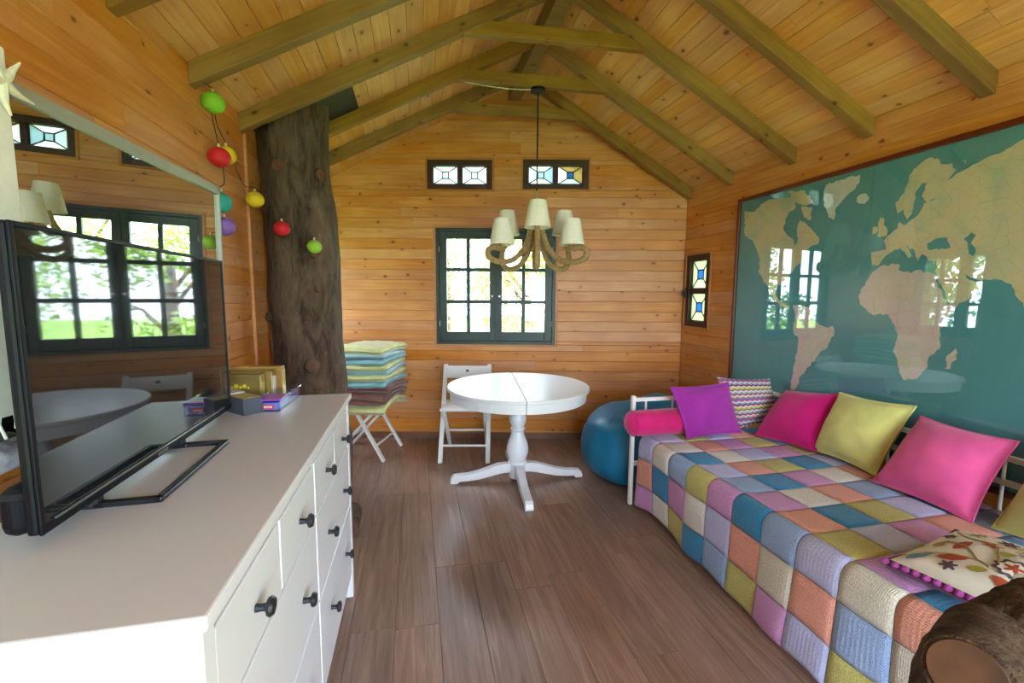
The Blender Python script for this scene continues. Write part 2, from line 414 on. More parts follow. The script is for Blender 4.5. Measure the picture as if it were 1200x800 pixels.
def board(parent, org, u, v, n, ub0, ub1, ut0, ut1, v0, v1, mat, th=.016, ch=.003, gap=.0008, name='board'):
    """board between v0..v1 (width) with slanted ends; front face looks along n, org lies on the front plane"""
    w = (v1-v0)-gap; L = ub1-ub0; base = org+u*ub0+v*(v0+gap/2)
    prof = [(0, -th), (w, -th), (w, -ch), (w-ch, 0), (ch, 0), (0, -ch)]
    vs = []
    for e in (0, 1):
        for (a, z) in prof:
            k = a/w
            x = (0+(ut0-ub0)*k) if e == 0 else (L+(ut1-ub1)*k)
            vs.append((x, a, z))
    fs = [(5, 4, 3, 2, 1, 0), (6, 7, 8, 9, 10, 11)]+[(i, (i+1) % 6, 6+(i+1) % 6, 6+i) for i in range(6)]
    mb = MB(); mb.add(vs, fs)
    o = mb.build(name, mat, parent)
    R = Matrix((u, v, n)).transposed().to_4x4(); R.translation = base
    o.matrix_local = R
    return o

def board_wall(parent, org, u, n, ulo, uhi, ztop_at, holes, zmax, mat, maxlen=2.4, rowh=ROW):
    """horizontal boards; ulo/uhi give the extent at height z; holes = (u0,u1,z0,z1)"""
    v = Vector((0, 0, 1)); z = 0.0
    while z < zmax-.01:
        z1 = min(z+rowh, zmax)
        lo0, hi0, lo1, hi1 = ulo(z), uhi(z), ulo(z1), uhi(z1)
        if hi0-lo0 < .05: break
        hi1 = max(hi1, lo1+.01)
        # split the row at the holes; a hole covering part of the row's height takes the row down to two strips
        cuts = sorted({z, z1, *[q for h in holes for q in h[2:] if z+.008 < q < z1-.008]})
        for a, b in zip(cuts, cuts[1:]):
            mid = (a+b)/2; k0 = (a-z)/(z1-z); k1 = (b-z)/(z1-z)
            L0, L1 = lo0+(lo1-lo0)*k0, lo0+(lo1-lo0)*k1; H0, H1 = hi0+(hi1-hi0)*k0, hi0+(hi1-hi0)*k1
            spans = [(L0, L1, H0, H1)]
            for h in holes:
                if h[2] < mid < h[3]:
                    ns = []
                    for s in spans:
                        if h[0] > s[0]+.01 and h[0] < s[2]: ns.append((s[0], s[1], h[0], h[0]))
                        if h[1] < s[2]-.01 and h[1] > s[0]: ns.append((h[1], h[1], s[2], s[3]))
                        if h[1] <= s[0] or h[0] >= s[2]: ns.append(s)
                    spans = ns
            for s in spans:
                seg = s[2]-s[0]
                if seg > maxlen*.75:
                    k = max(1, round(seg/maxlen)); j = s[0]+random.uniform(.25, .75)*seg/(k if k > 1 else 1)
                    js = [j+i*seg/k for i in range(k) if s[0]+.3 < j+i*seg/k < s[2]-.3] if random.random() < .45 else []
                else: js = []
                e = [(s[0], s[1])]+[(q, q) for q in js]+[(s[2], s[3])]
                for (p0, p1), (q0, q1) in zip(e, e[1:]):
                    board(parent, org, u, v, n, p0+.0006, q0-.0006, p1+.0006, q1-.0006, a, b, mat)
        z = z1

def panel_with_holes(mb, org, u, n, u0, u1, z0, z1, holes, off, th):
    """solid backing behind the boards, cut round the holes"""
    us = sorted({u0, u1, *[q for h in holes for q in h[:2]]}); zs = sorted({z0, z1, *[q for h in holes for q in h[2:]]})
    for a, b in zip(us, us[1:]):
        run = None
        for c, d in list(zip(zs, zs[1:]))+[(None, None)]:
            hole = c is None or any(h[0]-1e-6 < (a+b)/2 < h[1] and h[2] < (c+d)/2 < h[3] for h in holes)
            if not hole:
                run = [c, d] if run is None else [run[0], d]
            elif run:
                p = []
                for zz in run:
                    for uu, nn in ((a, off), (b, off), (b, off+th), (a, off+th)):
                        q = org+u*uu-n*nn; p.append((q.x, q.y, zz))
                mb.hexa(p); run = None
    return mb

ZT, X_, Y_ = Vector((0, 0, 1)), Vector((1, 0, 0)), Vector((0, 1, 0))
# --- back wall
MW = (1.163, 2.306, .936, 2.042); TL = (1.09, 1.70, 2.391, 2.661); TR = (1.982, 2.598, 2.396, 2.668)
bholes = [MW, TL, TR]
mb = MB(); panel_with_holes(mb, B0, bd, bn, -.55, 3.6, 0, 2.0, bholes, .017, .05)
sl_l, sl_r = lambda z: -.55 if z < 2.15 else ((z-2.4)/.5)/bd.x, lambda z: 3.5251 if z < 2.4 else (3.44-(z-2.4)/.575)/bd.x
z = 2.0
while z < 3.3:                      # gable in narrow courses
    nz = min(z+.0485, 3.33); zm = nz
    panel_with_holes(mb, B0, bd, bn, min(sl_l(zm), 1.85), max(sl_r(zm), 1.86), z, nz, [h for h in bholes if h[2] < (z+nz)/2 < h[3]], .017, .05); z = nz
wb = structure(mb.build('wall_back', 'pine_trim'))
board_wall(wb, B0, bd, bn, lambda z: sl_l(z), lambda z: sl_r(z), None, bholes, 3.28, 'pine_wall')
# --- right wall
SW = (3.395, 3.735, 1.135, 1.79)                     # small window, in Y
mb = MB(); panel_with_holes(mb, Vector((XR, 0, 0)), Y_, -X_, YF, 3.80, 0, 2.42, [SW], .017, .05)
wr = structure(mb.build('wall_right', 'pine_trim'))
board_wall(wr, Vector((XR, 0, 0)), Y_, -X_, lambda z: YF, lambda z: 3.775, None, [SW], 2.40, 'pine_wall')
# --- left wall (ends at the tree) and the alcove behind it
mb = MB(); panel_with_holes(mb, Vector((XL, 0, 0)), Y_, X_, YF, YA, 0, 2.42, [], .017, .05)
wl = structure(mb.build('wall_left', 'pine_trim'))
board_wall(wl, Vector((XL, 0, 0)), Y_, X_, lambda z: YF, lambda z: YA, None, [], 2.40, 'pine_wall')
mb = MB(); mb.box(XL-.004, XL+.014, 2.862, 2.886, 0, 2.38); structure(mb.build('trim_1', 'pine_trim', bevel=.002))
AW = (3.45, 4.50, .95, 2.0)
mb = MB(); panel_with_holes(mb, Vector((XA, 0, 0)), Y_, X_, YA-.04, 4.72, 0, 2.2, [AW], 0, .05); mb.box(XA-.05, XL-.018, YA-.06, YA, 0, 2.4)
structure(mb.build('wall_alcove', 'pine_wall'))
# --- front wall behind the camera with added glazed doors, widened for more daylight
DW = (-.25, 2.40, 0.0, 2.12)
mb = MB(); panel_with_holes(mb, Vector((0, YF, 0)), X_, Y_, -1.0, 2.56, 0, 2.45, [DW], 0, .05)
panel_with_holes(mb, Vector((0, YF, 0)), X_, Y_, -.30, 2.0, 2.45, 2.68, [], 0, .05); panel_with_holes(mb, Vector((0, YF, 0)), X_, Y_, .2, 1.5, 2.68, 2.95, [], 0, .05); panel_with_holes(mb, Vector((0, YF, 0)), X_, Y_, .6, 1.15, 2.95, 3.2, [], 0, .05)
structure(mb.build('wall_front', 'pine_wall'))

# --- floor
mb = MB(); mb.box(-1.45, 2.56, YF-.05, 4.75, -.12, -.012)
fl = structure(mb.build('floor', 'skirting_wood'))
PW = .185; x = -1.40; i = 0
while x < XR-.005:
    x1 = min(x+PW, XR-.001); y = YF-random.uniform(.1, 1.1)
    while y < 4.7:
        y1 = y+1.29; a, b = max(y, YF), y1
        xm0, xm1 = ybw(x), ybw(x1)
        b0, b1 = min(b, xm0-.002), min(b, xm1-.002)
        if x < XL+.02 and a < YA: a = max(a, YA)
        if min(b0, b1)-a > .03:
            m_ = MB(); g = .0009; th = .011; c = .0012; W_ = x1-x-g
            m_.hexa([(0, 0, -th), (W_, 0, -th), (W_, b1-a-g, -th), (0, b0-a-g, -th), (0, 0, -c), (W_, 0, -c), (W_, b1-a-g, -c), (0, b0-a-g, -c)])
            m_.v = m_.v[:4]+m_.v[4:]
            # chamfered top
            o_ = len(m_.v); m_.f.pop(1)
            m_.v += [(c, c, 0), (W_-c, c, 0), (W_-c, b1-a-g-c, 0), (c, b0-a-g-c, 0)]
            m_.f += [[4, 5, o_+1, o_], [5, 6, o_+2, o_+1], [6, 7, o_+3, o_+2], [7, 4, o_, o_+3], [o_, o_+1, o_+2, o_+3]]
            m_.build('plank', 'floor_wood', fl, loc=(x, a, 0))
        y = y1
    x += PW; i += 1

# --- baseboards
def base_along(name, a, b, n):
    mb = MB(); a, b, n = Vector(a), Vector(b), Vector(n)
    p = []
    for z in (0, .062):
        for q, k in ((a, 0), (b, 0), (b, .014), (a, .014)): w = q+n*k; p.append((w.x, w.y, z))
    mb.hexa(p); structure(mb.build(name, 'skirting_wood', bevel=.003))
base_along('baseboard_back', B0+bd*(-.44), B0+bd*3.51, bn)
base_along('baseboard_right', (XR, YF, 0), (XR, 3.76, 0), (-1, 0, 0))
base_along('baseboard_left', (XL, YF, 0), (XL, 2.86, 0), (1, 0, 0))

# --- ceiling: two slopes of boards, rafters, ties, ridge beam
mb = MB(); YC0, YC1 = YF-.1, 4.85
for (xa, xb) in ((-1.55, XRG), (XRG, 2.62)):
    p = []
    for dz in (.018, .06):
        for xx, yy in ((xa, YC0), (xb, YC0), (xb, YC1), (xa, YC1)): p.append((xx, yy, under(xx if xx != XRG else XRG)+dz))
    mb.hexa(p)
ce = structure(mb.build('ceiling', 'pine_trim'))
def slope(xlow, xtop, sgn):
    a = Vector((xlow, 0, under(xlow))); b = Vector((xtop, 0, under(xtop)))
    v = (b-a).normalized(); n = Vector((v.z*sgn, 0, -v.x*sgn)); Lw = (b-a).length
    if n.z > 0: n = -n
    u = v.cross(n)
    s = 0
    while s < Lw-.01:
        s1 = min(s+ROW, Lw); lo, hi = (YC0, YC1) if u.y > 0 else (-YC1, -YC0)
        e = [lo]; q = lo+random.uniform(.5, 2.2)
        while q < hi-.4: e.append(q); q += random.uniform(1.5, 2.6)
        e.append(hi)
        for p, q in zip(e, e[1:]): board(ce, a, u, v, n, p+.0006, q-.0006, p+.0006, q-.0006, s, s1, 'pine_ceiling')
        s = s1
slope(-1.5, XRG, 1); slope(2.58, XRG, -1)
YLs = [1.756, 2.278, 2.828, 3.38, 3.92]; YRs = [1.558, 2.083, 2.597, 3.199, 3.735]
for k in range(1, 5): YLs.insert(0, 1.756-.535*k); YRs.insert(0, 1.558-.54*k)
RD = .098
for k, (yl, yr) in enumerate(zip(YLs, YRs)):
    ym = yl+(yr-yl)*(XRG-XL)/(XR-XL); sl = (yr-yl)/(XR-XL)
    for side in (0, 1):
        xa, xb = (XL-.0+(-.30 if yl > 3.0 else .001), XRG-.001) if side == 0 else (XRG+.001, XR-.001)
        p = []
        for dz in (-RD, -.001):
            for xx, dy in ((xa, -.029), (xb, -.029), (xb, .029), (xa, .029)):
                p.append((0, yl+sl*(xx-XL)+dy, under(xx)+dz, xx))
        o0 = Vector((xa, yl+sl*(xa-XL), under(xa))); o1 = Vector((xb, yl+sl*(xb-XL), under(xb)))
        u = (o1-o0).normalized(); v = Vector((0, 0, 1)).cross(u).normalized(); n = u.cross(v)
        R = Matrix((u, v, n)).transposed().to_4x4(); R.translation = o0; Ri = R.inverted()
        mb = MB(); mb.hexa([Ri @ Vector((q[3], q[1], q[2])) for q in p])
        o = mb.build('rafter', 'rafter_wood', ce, bevel=.004); o.matrix_local = R
    # collar tie, on the near face of the rafters
    zb, zt = 2.925, 3.00
    xl = XL+(zb-2.4+RD)/.5+.01; xr = XR-(zb-2.4+RD)/.575-.01
    xl2, xr2 = XL+(zt-2.4+RD)/.5, XR-(zt-2.4+RD)/.575
    ta = Vector((xl-.03, yl+sl*(xl-XL), (zb+zt)/2)); tb = Vector((xr+.03, yl+sl*(xr-XL), (zb+zt)/2))
    d_ = (tb-ta).normalized(); L = (tb-ta).length
    mb = MB(); mb.box(0, L, -.025, .025, -.04, .04)
    o = mb.build('collar_tie', 'rafter_wood', ce, bevel=.004, loc=ta-Vector((0, .0, 0))); o.rotation_euler = (0, 0, math.atan2(d_.y, d_.x))
mb = MB(); mb.box(-.055, .055, 0, 5.55, 0, .13)
mb.build('ridge_beam', 'rafter_wood', ce, bevel=.004, loc=(XRG, YF+.05, 3.165))
# dark roofing membrane round the trunk
mb = MB(); xs = (-1.30, -.36)
p = []
for dz in (-.012, -.002):
    for xx, yy in ((xs[0], 2.88), (xs[1], 2.88), (xs[1], 3.33), (xs[0], 3.33)): p.append((xx, yy, under(xx)+dz))
mb.hexa(p); mb.build('roofing_membrane', 'membrane', ce)

# ------------------------------------------------------------------ windows
def frame_rect(mb, u0, u1, z0, z1, w, d0, d1, wb=None, wt=None):
    wb = wb or w; wt = wt or w
    mb.box(u0, u0+w, d0, d1, z0, z1); mb.box(u1-w, u1, d0, d1, z0, z1)
    mb.box(u0+w, u1-w, d0, d1, z0, z0+wb); mb.box(u0+w, u1-w, d0, d1, z1-wt, z1); return mb
def wall_empty(name, org, u, n):
    """window root: local x along the wall, local y into the room, z up"""
    o = bpy.data.objects.new(name, None); C.objects.link(o); o['kind'] = 'structure'
    R = Matrix((u, n, Vector((0, 0, 1)))).transposed().to_4x4(); R.translation = org; o.matrix_world = R; return o
def casement(name, org, u, n, h, dark='window_dark'):
    u0, u1, z0, z1 = h; w = wall_empty(name, org+u*u0+ZT*z0, u, n); Wd, Hd = u1-u0, z1-z0
    frame_rect(MB(), -.022, Wd+.022, -.022, Hd+.022, .024, -.004, .012).build('trim', 'pine_trim', w, bevel=.002)
    frame_rect(MB(), .001, Wd-.001, .001, Hd-.001, .03, -.066, .003).build('window_frame', dark, w, bevel=.003)
    mid = Wd/2
    for k, (a, b) in enumerate(((.032, mid-.004), (mid+.004, Wd-.032))):
        lw, rw = (.070, .056) if k == 0 else (.056, .070)
        sh = MB(); sh.box(a, a+lw, -.05, -.008, .032, Hd-.032); sh.box(b-rw, b, -.05, -.008, .032, Hd-.032)
        sh.box(a+lw, b-rw, -.05, -.008, .032, .122); sh.box(a+lw, b-rw, -.05, -.008, Hd-.102, Hd-.032)
        sa = sh.build('sash', dark, w, bevel=.004)
        gx0, gx1, gz0, gz1 = a+lw, b-rw, .122, Hd-.102
        mw = .036; pw = (gx1-gx0-mw)/2; ph = (gz1-gz0-2*mw)/3
        mm = MB(); mm.box(gx0+pw, gx0+pw+mw, -.046, -.014, gz0, gz1); mm.build('glazing_bar', dark, sa, bevel=.004)
        for r in (1, 2):
            mm = MB(); mm.box(gx0, gx1, -.044, -.016, gz0+r*ph+(r-1)*mw, gz0+r*(ph+mw)); mm.build('glazing_bar', dark, sa, bevel=.004)
        for r in range(3):
            for c in range(2):
                pm = MB(); x0 = gx0+c*(pw+mw); zz = gz0+r*(ph+mw)
                pm.box(x0-.004, x0+pw+.004, -.0315, -.0285, zz-.004, zz+ph+.004); pm.build('pane', 'glass', sa)
        for zz in (.2, Hd-.2):
            hm = MB(); xx = .032 if k == 0 else Wd-.032; hm.lathe([(.006, -.025), (.006, .025)], 8, (xx, -.002, zz)); hm.build('hinge', 'steel', sa, smooth=True)
        hm = MB(); xx = b-.03 if k == 0 else a+.03; hm.lathe([(.010, 0), (.011, .006), (.006, .008), (.006, .016), (.010, .02), (.008, .026)], 10, (xx, -.008, Hd*.42), axis=Matrix.Rotation(-math.pi/2, 3, 'X')); hm.build('latch', 'steel', sa, smooth=True)
    mm = MB(); mm.box(mid-.006, mid+.018, -.012, .002, .034, Hd-.034); mm.build('astragal', dark, w, bevel=.003)
    return w
casement('window_1', B0, bd, bn, MW)

def stained_pane(parent, x0, x1, z0, z1, cols, dep=-.03, sq=.17):
    """bevelled-look leaded pane: centre square and four trapezoids with lead cames"""
    cx, cz = (x0+x1)/2, (z0+z1)/2; q = min(x1-x0, z1-z0)*sq*1.05
    O = [(x0, z0), (x1, z0), (x1, z1), (x0, z1)]; I = [(cx-q, cz-q), (cx+q, cz-q), (cx+q, cz+q), (cx-q, cz+q)]
    pieces = [(I, cols[0])]+[([O[k], O[(k+1) % 4], I[(k+1) % 4], I[k]], cols[1+k]) for k in range(4)]
    for P, c in pieces:
        m_ = MB(); m_.prism(P, lambda x, z: (x, dep-.002, z), lambda x, z: (x, dep+.002, z)); m_.build('glass_piece', c, parent)
    lead = MB()
    for k in range(4):
        for a, b in ((O[k], I[k]), (I[k], I[(k+1) % 4]), (O[k], O[(k+1) % 4])):
            lead.bar((a[0], dep, a[1]), (b[0], dep, b[1]), .010, .007, (0, 1, 0))
    lead.build('lead_came', 'black_metal', parent)
def transom(name, org, u, n, h, cols, vertical=False):
    u0, u1, z0, z1 = h; w = wall_empty(name, org+u*u0+ZT*z0, u, n); Wd, Hd = u1-u0, z1-z0
    frame_rect(MB(), -.018, Wd+.018, -.018, Hd+.018, .02, -.004, .010).build('trim', 'pine_trim', w, bevel=.002)
    fr = frame_rect(MB(), .001, Wd-.001, .001, Hd-.001, .052, -.06, .004)
    if vertical: fr.box(.052, Wd-.052, -.056, 0, Hd/2-.02, Hd/2+.02)
    else: fr.box(Wd/2-.02, Wd/2+.02, -.056, 0, .052, Hd-.052)
    fr.build('window_frame', 'brown_frame', w, bevel=.003)
    for k in range(2):
        sa = MB()
        if vertical: b = (.05, Wd-.05, (.05, Hd/2+.018)[k], (Hd/2-.018, Hd-.05)[k])
        else: b = ((.05, Wd/2+.018)[k], (Wd/2-.018, Wd-.05)[k], .05, Hd-.05)
        frame_rect(sa, b[0], b[1], b[2], b[3], .006, -.04, -.018); s_ = sa.build('light', 'brown_frame', w)
        stained_pane(s_, b[0]+.004, b[1]-.004, b[2]+.004, b[3]-.004, cols[k])
    return w
wh = ['stain_clear']+['stain_white']*4
transom('window_2', B0, bd, bn, TL, [wh, wh])
transom('window_3', B0, bd, bn, TR, [['stain_paleblue', 'stain_white', 'stain_paleblue', 'stain_white', 'stain_clear'], ['stain_blue', 'stain_clear', 'stain_amber', 'stain_amber', 'stain_white']])
# small window on the right wall (local x runs against Y)
lm = ['stain_blue', 'stain_lime', 'stain_lime', 'stain_lime', 'stain_lime']
w4 = transom('window_4', Vector((XR, 0, 0)), -Y_, -X_, (-SW[1], -SW[0], SW[2], SW[3]), [lm, lm], True)
mb = MB(); mb.box(.005, .025, .004, .02, .26, .36); mb.box(.008, .022, .02, .05, .30, .315); mb.box(.008, .02, .036, .05, .28, .335)
mb.build('latch', 'black_metal', w4, bevel=.002)
casement('window_5', Vector((XA, 0, 0)), Y_, X_, AW)
# added, unseen glazed doors in the front wall
for k in range(2):
    a = DW[0]+.015+k*1.315; w = wall_empty('door_%d' % (k+1), Vector((a, YF, 0.01)), X_, Y_)
    frame_rect(MB(), 0, 1.305, 0, 2.08, .09, -.05, -.005, wb=.2).build('door_frame', 'window_dark', w, bevel=.004)
    for r in (1, 2):
        mm = MB(); mm.box(.09, 1.215, -.045, -.012, .2+r*.59-.02, .2+r*.59+.02); mm.build('glazing_bar', 'window_dark', w)
    mm = MB(); mm.box(.632, .672, -.044, -.013, .2, 1.99); mm.build('glazing_bar', 'window_dark', w)
    mm = MB(); mm.box(.085, 1.22, -.030, -.027, .195, 1.995); mm.build('pane', 'glass', w)
portal('glazed_doors_front_offscreen', (1.075, YF-.06, 1.06), (math.radians(90), 0, 0), 2.65, 2.12)  # sky portal for the added doors; emits nothing itself
pc = B0+bd*1.735-bn*.075
portal('window_back', (pc.x, pc.y, 1.49), (math.radians(-90), 0, math.atan2(bd.y, bd.x)), 1.1, 1.1)
portal('window_alcove_offscreen', (XA-.07, 3.975, 1.475), (0, math.radians(-90), 0), 1.05, 1.05)


# ================================================================== THINGS
# ------------------------------------------------------------------ dresser
FX, DX0, DY0, DY1 = -.305, -.80, .66, 2.075
t = thing('dresser', 'long white chest of drawers with dark round knobs along the left wall', 'dresser', ((FX+DX0)/2, (DY0+DY1)/2, 0))
def rel(mb, t):
    l = t.location; mb.v = [(a-l.x, b-l.y, c-l.z) for a, b, c in mb.v]; return mb
rel(MB().box(DX0-.005, FX+.012, DY0-.012, DY1+.012, .936, .96), t).build('top', 'white_paint', t, bevel=.004)
mb = MB(); mb.box(DX0+.01, FX-.03, DY0+.012, DY1-.012, .14, .935); rel(mb, t).build('body', 'white_side', t)
for (x0, x1) in ((DX0, DX0+.045), (FX-.045, FX)):
    for (y0, y1) in ((DY0, DY0+.04), (DY1-.04, DY1)):
        rel(MB().box(x0, x1, y0, y1, 0, .9355), t).build('leg', 'white_paint', t, bevel=.003)
for y in (DY0+.001, DY1-.026):
    for z0, z1 in ((.14, .22), (.885, .9355)): rel(MB().box(DX0+.046, FX-.046, y+.002, y+.023, z0, z1), t).build('side_rail', 'white_paint', t, bevel=.002)
YM = (DY0+DY1)/2
mb = MB()
for z0, z1 in ((.12, .172), (.905, .9355)): mb.box(FX-.028, FX-.004, DY0+.041, DY1-.041, z0, z1)
mb.box(FX-.028, FX-.004, YM-.011, YM+.011, .172, .905)
rel(mb, t).build('face_frame', 'white_paint', t, bevel=.002)
def knob(parent, y, z):
    k = MB(); k.lathe([(.008, 0), (.007, .012), (.008, .018), (.017, .022), (.019, .027), (.015, .033), (.004, .035)], 16, (FX-t.location.x-.001, y-t.location.y, z), axis=Matrix.Rotation(math.pi/2, 3, 'Y'))
    k.build('knob', 'knob_metal', parent, smooth=True)
cols_ = [(DY0+.043, YM-.013), (YM+.013, DY1-.043)]
for (a, b) in cols_:
    h = (a+b)/2
    for (p, q) in ((a, h-.0035), (h+.0035, b)):
        d = rel(MB().box(FX-.024, FX-.002, p, q, .735, .902), t).build('drawer', 'white_paint', t, bevel=.003); knob(d, (p+q)/2, .815)
    for (z0, z1) in ((.457, .728), (.176, .450)):
        d = rel(MB().box(FX-.024, FX-.002, a, b, z0, z1), t).build('drawer', 'white_paint', t, bevel=.003)
        for y in (a+(b-a)*.25, a+(b-a)*.75): knob(d, y, (z0+z1)/2)

# ------------------------------------------------------------------ television
tv = thing('television', 'black flat television on an open metal stand on the white dresser', 'television', (-.655, 1.305, .9605))
tv.rotation_euler = (0, 0, math.radians(2.2))
mb = MB(); mb.box(-.020, -.002, -.430, .465, .03, .565); bz = mb.build('casing', 'black_plastic', tv, bevel=.006)
mb = MB(); frame_v = .011
mb.box(-.002, .004, -.430, -.420, .03, .565); mb.box(-.002, .004, .455, .465, .03, .565); mb.box(-.002, .004, -.420, .455, .556, .565); mb.box(-.002, .004, -.420, .455, .03, .046)
mb.build('bezel', 'black_plastic', tv, bevel=.002)
mb = MB(); mb.box(-.002, .001, -.4195, .4545, .0465, .5555); mb.build('screen', 'screen', tv)
mb = MB(); mb.box(-.065, -.020, -.424, .43, .026, .115); mb.build('back_housing', 'black_plastic', tv, bevel=.02, seg=3)
mb = MB(); mb.box(.0035, .0055, -.40, .40, .047, .0505); mb.build('edge_strip', 'steel', tv)
mb = MB(); mb.box(.0041, .0052, -.05, .0, .034, .042); mb.build('logo', 'steel', tv)
st = MB()
for x0, x1, y0, y1 in ((-.02, .105, -.265, -.247), (-.02, .105, .115, .133), (.088, .106, -.265, .133)): st.box(x0, x1, y0, y1, .0, .013)
st.build('stand_loop', 'stand_metal', tv, bevel=.004)
for y0, y1 in ((-.265, -.244), (.112, .133)):
    mb = MB(); mb.box(-.03, -.008, y0, y1, .01, .06); mb.box(-.12, -.0, y0, y1, .0, .012); mb.build('stand_neck', 'stand_metal', tv, bevel=.003)

# ------------------------------------------------------------------ wall mirror
mi = thing('wall_mirror', 'wide wall mirror with thin silver frame behind the television', 'mirror', (-.868, 2.262, 1.02))
mi.rotation_euler = (0, math.radians(1.0), math.radians(-1.7))
ML, MH = 1.85, .862
mb = MB(); mb.box(-.012, -.004, -ML+.002, -.002, .002, MH-.002); mb.build('mirror_glass', 'mirror', mi)
for nm, b in (('frame_rail', (-.014, .006, -ML, 0, MH-.034, MH)), ('frame_rail', (-.014, .006, -ML, 0, 0, .022)), ('frame_stile', (-.014, .006, -.016, 0, .022, MH-.022)), ('frame_stile', (-.014, .006, -ML, -ML+.016, .022, MH-.022))):
    MB().box(*b).build(nm, 'alu', mi, bevel=.002)
mb = MB(); mb.lathe([(.004, 0), (.009, .004), (.009, .009), (.003, .012)], 12, (.006, -.01, MH-.01), axis=Matrix.Rotation(math.pi/2, 3, 'Y')); mb.build('corner_clip', 'steel', mi, smooth=True)
for y0, d_ in ((-.12, .055), (-ML+.08, .02)): MB().box(-d_, -.0145, y0, y0+.04, MH-.12, MH-.08).build('wall_bracket', 'steel', mi)

# ------------------------------------------------------------------ white hanging with starfish
wp = thing('wall_hanging', 'white plank panel with ragged lower fringe hanging in front of the mirror', 'wall hanging', (-.845, .98, 1.12))
for k in range(3):
    MB().box(-.009, .009, -.24+k*.151, -.24+k*.151+.148, .03, .80).build('plank', 'cream_paint', wp, bevel=.004)
for z0 in (.1, .68): MB().box(-.013, -.009, -.23, .2, z0, z0+.04).build('batten', 'cream_paint', wp)
mb = MB()
for k in range(14):
    y = -.23+k*.0345; mb.tube([(0, y, .032), (.004*random.uniform(-1, 1), y+random.uniform(-.008, .008), .015), (0, y+random.uniform(-.01, .01), random.uniform(-.02, .002))], .003, 6)
mb.build('fringe', 'cream_paint', wp, smooth=True)['kind'] = 'stuff'
def starfish(loc, R, rz):
    mb = MB(); n = 10; vs = []
    for k in range(5):
        a = math.pi/2+k*2*math.pi/5+rz
        p = [(0, 0, 0), (.3*R*math.cos(a), .3*R*math.sin(a), .004), (.65*R*math.cos(a+.06), .65*R*math.sin(a+.06), .006), (R*math.cos(a+.1), R*math.sin(a+.1), .012)]
        pts = spline(p, 3)
        mb.tube([(q.z, q.x, q.y) for q in pts], [R*.2*(1-.85*i/(len(pts)-1)) for i in range(len(pts))], 8)
    o = mb.build('starfish', 'starfish_cream', smooth=True); o.location = loc
    return tag(o, 'cream dried starfish fixed at the top of the white hanging panel', 'starfish')
starfish((-.822, 1.150, 1.838), .066, .55)

# ------------------------------------------------------------------ rolled tube on the wall behind the television
tb = thing('rolled_tube', 'grey marbled paper tube with white rim held on wall behind the television', 'tube', (-.92, 1.12, 1.02))
ax = Matrix.Rotation(math.radians(90), 3, 'X')
mb = MB(); mb.lathe([(.031, -.10), (.033, -.09), (.033, .06), (.031, .065)], 20, (.045, 0, .035), axis=ax); mb.build('roll', 'marbled_paper', tb, smooth=True)
mb = MB(); mb.lathe([(.0335, .05), (.036, .055), (.036, .072), (.026, .074), (.026, .066)], 20, (.045, 0, .035), axis=ax, caps=False); mb.build('rim', 'paper_white', tb, smooth=True)
mb = MB(); mb.box(-.018, .014, -.02, .02, .02, .05); mb.build('bracket', 'steel', tb)

# ------------------------------------------------------------------ boxes on the dresser
def obox(name, mat, label, cat, loc, rz, sx, sy, sz, bev=.003, group=None):
    t_ = thing(name, label, cat, loc, rz, group); mb = MB(); mb.box(-sx/2, sx/2, -sy/2, sy/2, 0, sz); mb.build('body', mat, t_, bevel=bev); return t_
ra = math.radians(22)
g = obox('tin_box', 'gold_tin', 'gold tin box with yellow lettering leaning upright behind the dark card box', 'box', (-.715, 1.985, .9605), math.radians(-8), .185, .036, .118)
MB().box(-.0935, .0935, -.019, .019, .092, .120).build('lid', 'gold_tin', g, bevel=.003)
mb = MB(); lx = -.045
for k, w_ in enumerate((.016, .012, .018, .012, .016, .010)):       # illegible yellow lettering
    mb.lathe([(w_*.5, 0), (w_*.5, .0012)], 10, (lx+w_/2, -.0182, .066+(.006 if k in (2, 4) else 0)), axis=Matrix.Rotation(math.pi/2, 3, 'X')); lx += w_+.002
mb.build('lettering', 'yellow_print', g)
mb = MB(); mb.box(.0925, .0945, -.014, .014, .008, .088); mb.build('end_label', 'gold_light', g)
g2 = obox('tin_box', 'gold_tin', 'gold tin box with pale end panel standing between two other tins', 'box', (-.690, 2.024, .9605), math.radians(-8), .20, .036, .128)
MB().box(.0995, .1015, -.013, .013, .012, .105).build('end_label', 'paper_white', g2)
g3 = obox('tin_box', 'orange_tin', 'orange and gold tin box standing nearest the tree trunk', 'box', (-.668, 2.063, .9605), math.radians(-8), .21, .036, .140)
MB().box(.1045, .1065, -.014, .014, .012, .125).build('end_label', 'gold_light', g3)
db = thing('card_box', 'open dark grey card box with white packs inside beside the television', 'box', (-.682, 1.862, .9605), math.radians(-44))
mb = MB()
for b in ((-.115, .115, -.036, -.033, 0, .062), (-.115, .115, .033, .036, 0, .062), (-.115, -.112, -.033, .033, 0, .062), (.112, .115, -.033, .033, 0, .062), (-.112, .112, -.033, .033, 0, .003)): mb.box(*b)
mb.build('tray', 'grey_card', db)
MB().box(-.105, .0, -.03, .03, .004, .068).build('pack', 'paper_white', db, bevel=.002)
MB().box(.006, .108, -.03, .03, .004, .064).build('pack', 'gold_light', db, bevel=.002)
mb = MB(); mb.lathe([(.010, 0), (.010, .0012)], 14, (.02, -.0362, .03), axis=Matrix.Rotation(math.pi/2, 3, 'X')); mb.build('emblem', 'black_metal', db)
pb = thing('storage_box', 'clear lilac plastic box with purple lid and small red label', 'box', (-.552, 1.938, .9605), math.radians(-2))
